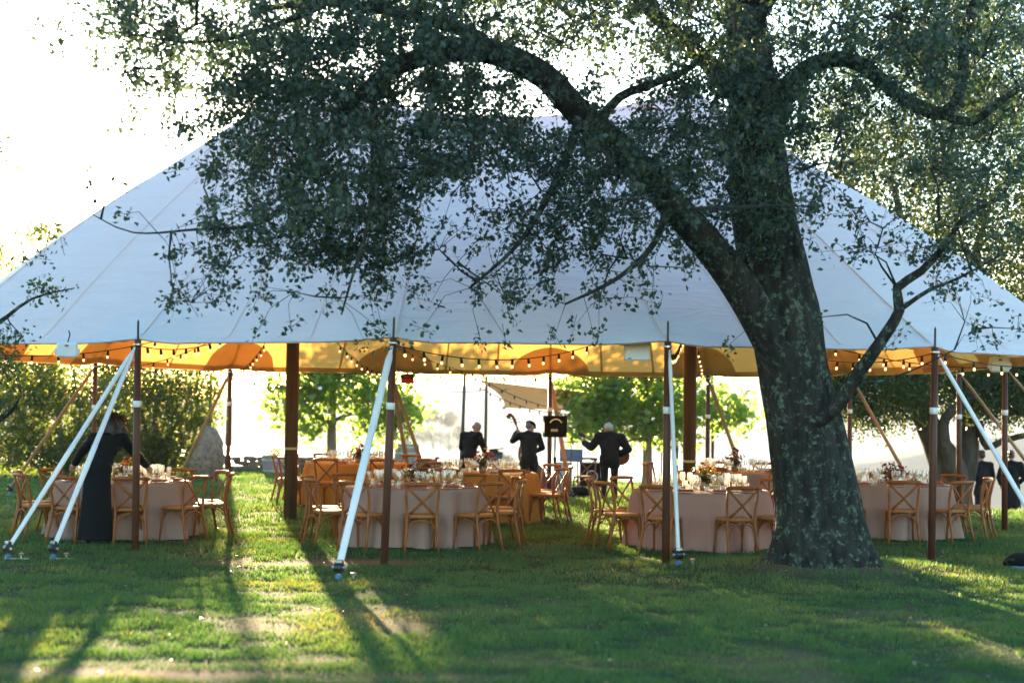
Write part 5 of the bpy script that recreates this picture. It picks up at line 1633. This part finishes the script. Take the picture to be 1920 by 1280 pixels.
# ================================================================== boulder, barrels, wall, rail, shade sails
def boulder():
    c = gp(390, 40.0)
    mb = MB(); mb.ball((0, 0, 0), 1, 48, 32)
    V = np.array(mb.v)
    z = V[:, 2]
    k = 1 + .22 * (fbm(V[:, 0] * 1.3 + 5, V[:, 1] * 1.3 + z * 1.1 + 5, 3) - .5) + .10 * (fbm(V[:, 0] * 5 + 9, z * 5 + V[:, 1] * 4, 3) - .5)
    taper = 1 - .22 * sstep(-.1, 1, z)
    V = V * k[:, None]
    V[:, 0] = V[:, 0] * .44 * taper + .05 * z; V[:, 1] *= .40; V[:, 2] = V[:, 2] * .70 + .52
    mb.v = [tuple(p) for p in V]
    o = put('boulder', smooth(mb.mesh('boulder')), M['stone'], None, c)
    tag(o, 'tall upright grey boulder standing on the lawn behind the left table', 'boulder')
boulder()
def barrel(label, loc, H, r0, half=False, fl=False):
    t = thing('wine_barrel' if not half else 'barrel_planter', label, 'barrel', loc)
    n = 22
    rad = (lambda u: r0 * (1 + .14 * math.sin(math.pi * u))) if not half else (lambda u: r0 * (.86 + .14 * u))
    for k in range(n):
        a0 = 2 * math.pi * k / n + .006; a1 = 2 * math.pi * (k + 1) / n - .006
        vs = []; 
        for q in range(6):
            u = q / 5; r_ = rad(u) + .003 * math.sin(k * 7.1)
            for a, rr in ((a0, r_), (a1, r_), (a1, r_ - .02), (a0, r_ - .02)): vs.append((rr * math.cos(a), rr * math.sin(a), H * u))
        fs = []
        for q in range(5):
            for e in range(4):
                i = q * 4 + e; j = q * 4 + (e + 1) % 4; fs.append((i, j, j + 4, i + 4))
        fs += [(3, 2, 1, 0), (20, 21, 22, 23)]
        put('stave', MB().add(vs, fs), M['barrel'], t)
    for u in ((.08, .26, .74, .92) if not half else (.15, .75)):
        r_ = rad(u) + .004
        mb = MB(); mb.lathe([(r_, H * u - .022), (r_ + .004, H * u - .02), (r_ + .004, H * u + .02), (r_, H * u + .022)], 32, cap=False); put('hoop', mb, M['hoop'], t)
    mb = MB(); mb.lathe([(0, H - .06), (rad(.95) - .022, H - .06)], 24); put('barrel_head' if not half else 'soil', mb, M['barrel'] if not half else M['bark2'], t)
    if fl:
        P = np.stack([rng.normal(size=260) * r0 * .4, rng.normal(size=260) * r0 * .4, H + rng.uniform(-.05, .14, 260)], 1)
        V, F, k = leaf_arrays(P, .06, LEAF, LEAF_F, .0); put('plants', np_mesh('plants', V, F, np.repeat(rng.random(260), k)), M['shrubleaf'], t, kind='stuff')
        for q in range(5):
            p = P[q]; V, F, k = leaf_arrays(np.repeat(p[None] + [[0, -.05, .04]], 12, 0), .06, PET, LEAF_F, -.3)
            put('flower', np_mesh('flower', V, F, np.zeros(len(V))), M['fl_orange'] if q % 2 else M['fl_yellow'], t)
    return t
q = gp(764, 44.0); barrel('weathered wine barrel with galvanised hoops standing behind the back pole', q, .88, .30)
v = thing('white_jug', 'white jug with dry grasses on top of the wine barrel', 'jug', (q.x, q.y, q.z + .82))
mb = MB(); mb.lathe([(0, 0), (.05, 0), (.08, .04), (.085, .10), (.05, .16), (.045, .2), (.055, .22)], 14, cap=False); put('jug_body', smooth(mb.mesh('jug')), M['candle'], v)
mb = MB()
for k in range(40):
    a = rng.uniform(0, 6.28); mb.tube([(0, 0, .18), (rng.normal() * .06, rng.normal() * .06, .36), (rng.normal() * .14, rng.normal() * .1, .40 + rng.uniform(0, .22))], [.003, .003, .004], 3)
put('dry_grasses', mb, M['barrel'], v, kind='stuff')
q = gp(518, 43.0); barrel('half-barrel planter with orange flowers at the lawn edge left of the left mast', q, .46, .36, True, True)

def stone_wall():
    t = thing('stone_wall', 'low dry stone wall along the lake edge of the lawn', 'wall', (-6.6, 44.6, gh(-6.6, 44.6)))
    protos = []
    for k in range(8):
        mb = MB(); mb.box((0, 0, 0), (.36 + .05 * (k % 3), .30, .125), None, .03)
        V = np.array(mb.v); V += np.random.default_rng(k).normal(size=V.shape) * .009; mb.v = [tuple(p) for p in V]
        me = mb.mesh('stone'); me.materials.append(M['wallstone']); protos.append(me)
    for r_ in range(3):
        for k in range(22):
            put('stone', protos[(k * 5 + r_ * 3) % 8], None, t, (-4.6 + k * .43 + (.2 if r_ % 2 else 0), rng.uniform(-.03, .03), .05 + r_ * .125)).rotation_euler = (0, 0, rng.uniform(-.06, .06))
stone_wall()
def handrail():
    p0 = D(400, 872, 46.2); p1 = D(700, 872, 46.2)
    t = thing('handrail', 'thin dark metal handrail beyond the low stone wall', 'railing', (p0.x, p0.y, gh(p0.x, p0.y)))
    mb = MB(); mb.tube([(p0.x, p0.y, .22), ((p0.x + p1.x) / 2, p0.y, .27), (p1.x, p1.y, .27)], .025, 8); put('top_rail', mb, M['rail'], t, world=True)
    for k in range(4):
        x = p0.x + (p1.x - p0.x) * (k + .5) / 4; mb = MB(); mb.tube([(x, p0.y, gh(x, p0.y) - .1), (x, p0.y, .25)], .022, 8); put('post', mb, M['rail'], t, world=True)
handrail()
posts = []
def post(label, px, py_top, d, px2=None):
    top = D(px, py_top, d); b = D(px2 or px, 880, d); b.z = gh(b.x, b.y) - .05
    mb = MB(); mb.tube([b, b.lerp(top, .5) + V3(.012, 0, 0), top], [.05, .045, .04], 9)
    mb.v = [tuple(Vector(p) - b) for p in mb.v]
    o = put('shade_post', smooth(mb.mesh('shade_post')), M['grey_post'], None, b)
    tag(o, label, 'post', 'thin posts holding up the shade sails')
    posts.append(top)
    return top
A1 = post('thin weathered post just left of the keyboard player', 872, 690, 43.0, 862)
A2 = post('thin weathered post right of the keyboard player under the shade sail', 912, 705, 44.5, 908)
A3 = post('thin weathered post rising behind the boulder, left of the back tent pole', 396, 698, 44.0, 390)
A4 = post('thin weathered post just right of the boulder', 429, 690, 44.3, 424)
A5 = post('thin weathered post behind the red warning sign', 764, 690, 44.2, 758)
A6 = post('thin dark post right of the guitarist, behind the right table', 1270, 690, 44.3, 1268)
A7 = post('thin weathered post behind the right back tent pole', 1335, 690, 44.8, 1336)
def sail(label, corners, belly):
    Cn = [Vector(c) for c in corners]; n = 16
    V = []; F = []
    for i in range(n + 1):
        for j in range(n + 1):
            u = i / n; v_ = j / n
            uu = u + .10 * (.5 - u) * 4 * v_ * (1 - v_); vv = v_ + .10 * (.5 - v_) * 4 * u * (1 - u)
            p = Cn[0].lerp(Cn[1], uu).lerp(Cn[3].lerp(Cn[2], uu), vv)
            p.z -= belly * 16 * u * (1 - u) * v_ * (1 - v_)
            V.append(p)
    for i in range(n):
        for j in range(n):
            a = i * (n + 1) + j; F.append((a, a + 1, a + n + 2, a + n + 1))
    t = thing('shade_sail', label, 'shade sail', Cn[0], group='brown shade sails over the band lawn')
    put('sail_cloth', smooth(MB().add(V, F).mesh('sail')), M['sail'], t, world=True)
    for c in Cn:
        mb = MB(); mb.lathe([(.03, -.008), (.05, 0), (.03, .008)], 10, c, Matrix.Rotation(R(90), 3, 'X')); put('corner_ring', mb, M['steel'], t, world=True)
    return t
sail('brown shade sail stretched above the band towards the right plane tree', [D(892, 711, 39.5), D(1240, 748, 43), D(1235, 782, 47), D(945, 764, 47)], .05)
sail('narrow brown shade sail edge seen left of the left mast', [D(436, 709, 44.0), D(600, 728, 42), D(600, 722, 46), D(500, 708, 46.5)], .03)
def wire(label, a, b, sag, bulbs=0):
    a = Vector(a); b = Vector(b)
    t = thing('festoon_wire', label, 'string lights', a, group='wires between the shade posts')
    n = 14; P = []
    for k in range(n + 1):
        u = k / n; p = a.lerp(b, u); p.z -= sag * 4 * u * (1 - u); P.append(p)
    mb = MB(); mb.tube(P, .010, 5); put('cable', mb, M['cable'], t, world=True)
    for k in range(bulbs):
        u = (k + .5) / bulbs; p = a.lerp(b, u); p.z -= sag * 4 * u * (1 - u) + .01
        s = put('bulb_socket', SOCK, None, t, p - a); put('bulb', BULB_OFF, None, s)
wire('thin wire between the boulder post and the left plane tree', A3 + V3(.02, 0, -.1), D(500, 716, 44), .05)
wire('thin sagging wire from the red sign post to the keyboard player posts', A5 + V3(0, 0, -.3), A2 + V3(0, 0, -.35), .18)
wire('bulb wire hanging below the shade sail behind the double bass', A1 + V3(0, 0, -.25), D(1110, 772, 45), .35, 13)
wire('second bulb wire along the shade sail edge', D(905, 712, 40), D(1060, 768, 45), .12, 7)
wire('thin wire from the right plane tree to the posts behind the right mast', D(1150, 772, 44), A7 + V3(0, 0, -.6), .15, 6)

# dark bag at the right edge, grass side
q = G(1912, 1066)
t = thing('dark_bag', 'dark crumpled bag with a blue base lying on the grass at the right edge', 'bag', (q.x, q.y, gh(q.x, q.y)))
mb = MB(); mb.ball((.05, 0, .09), (.22, .14, .10), 14, 10); mb.ball((-.07, .02, .06), (.13, .11, .07), 12, 8); mb.ball((.0, .02, .13), (.10, .08, .06), 10, 8)
put('bag_body', remesh(mb, 'bag_body', M['dress'], .016, 1), M['dress'], t)
mb = MB(); mb.box((.02, -.1, .02), (.30, .10, .035), None, .012); put('blue_flap', mb, M['bluestand'], t)
mb = MB(); mb.tube([(-.16, -.05, .06), (-.20, -.08, .10), (-.13, -.10, .12), (-.05, -.08, .10)], .012, 6); put('handle', mb, M['bark2'], t)
# small red-and-white fire extinguisher-like banner pole wraps
for px, d, lab in ((1241, 43.5, 'narrow burgundy folded umbrella behind the front pole right of the guitarist'), (737, 43.8, 'narrow red folded umbrella behind the back pole left of the wine barrel')):
    b = gp(px, d)
    t = thing('folded_umbrella', lab, 'umbrella', b, group='folded umbrellas')
    mb = MB(); mb.tube([(0, 0, 0), (0, 0, 2.1)], .02, 8); put('pole', mb, M['grey_post'], t)
    mb = MB(); mb.lathe([(.02, .95), (.09, 1.0), (.10, 1.2), (.08, 1.6), (.04, 2.0), (.012, 2.15)], 9); put('folded_canopy', smooth(mb.mesh('fc')), M['red'] if px < 1000 else plain('burgundy_cloth', (.12, .01, .03), .7), t)
    mb = MB(); mb.lathe([(.0, 0), (.2, 0), (.2, .05), (.04, .07), (.0, .07)], 16); put('base', mb, M['greybox'], t)
print('done', len(bpy.data.objects), 'objects')
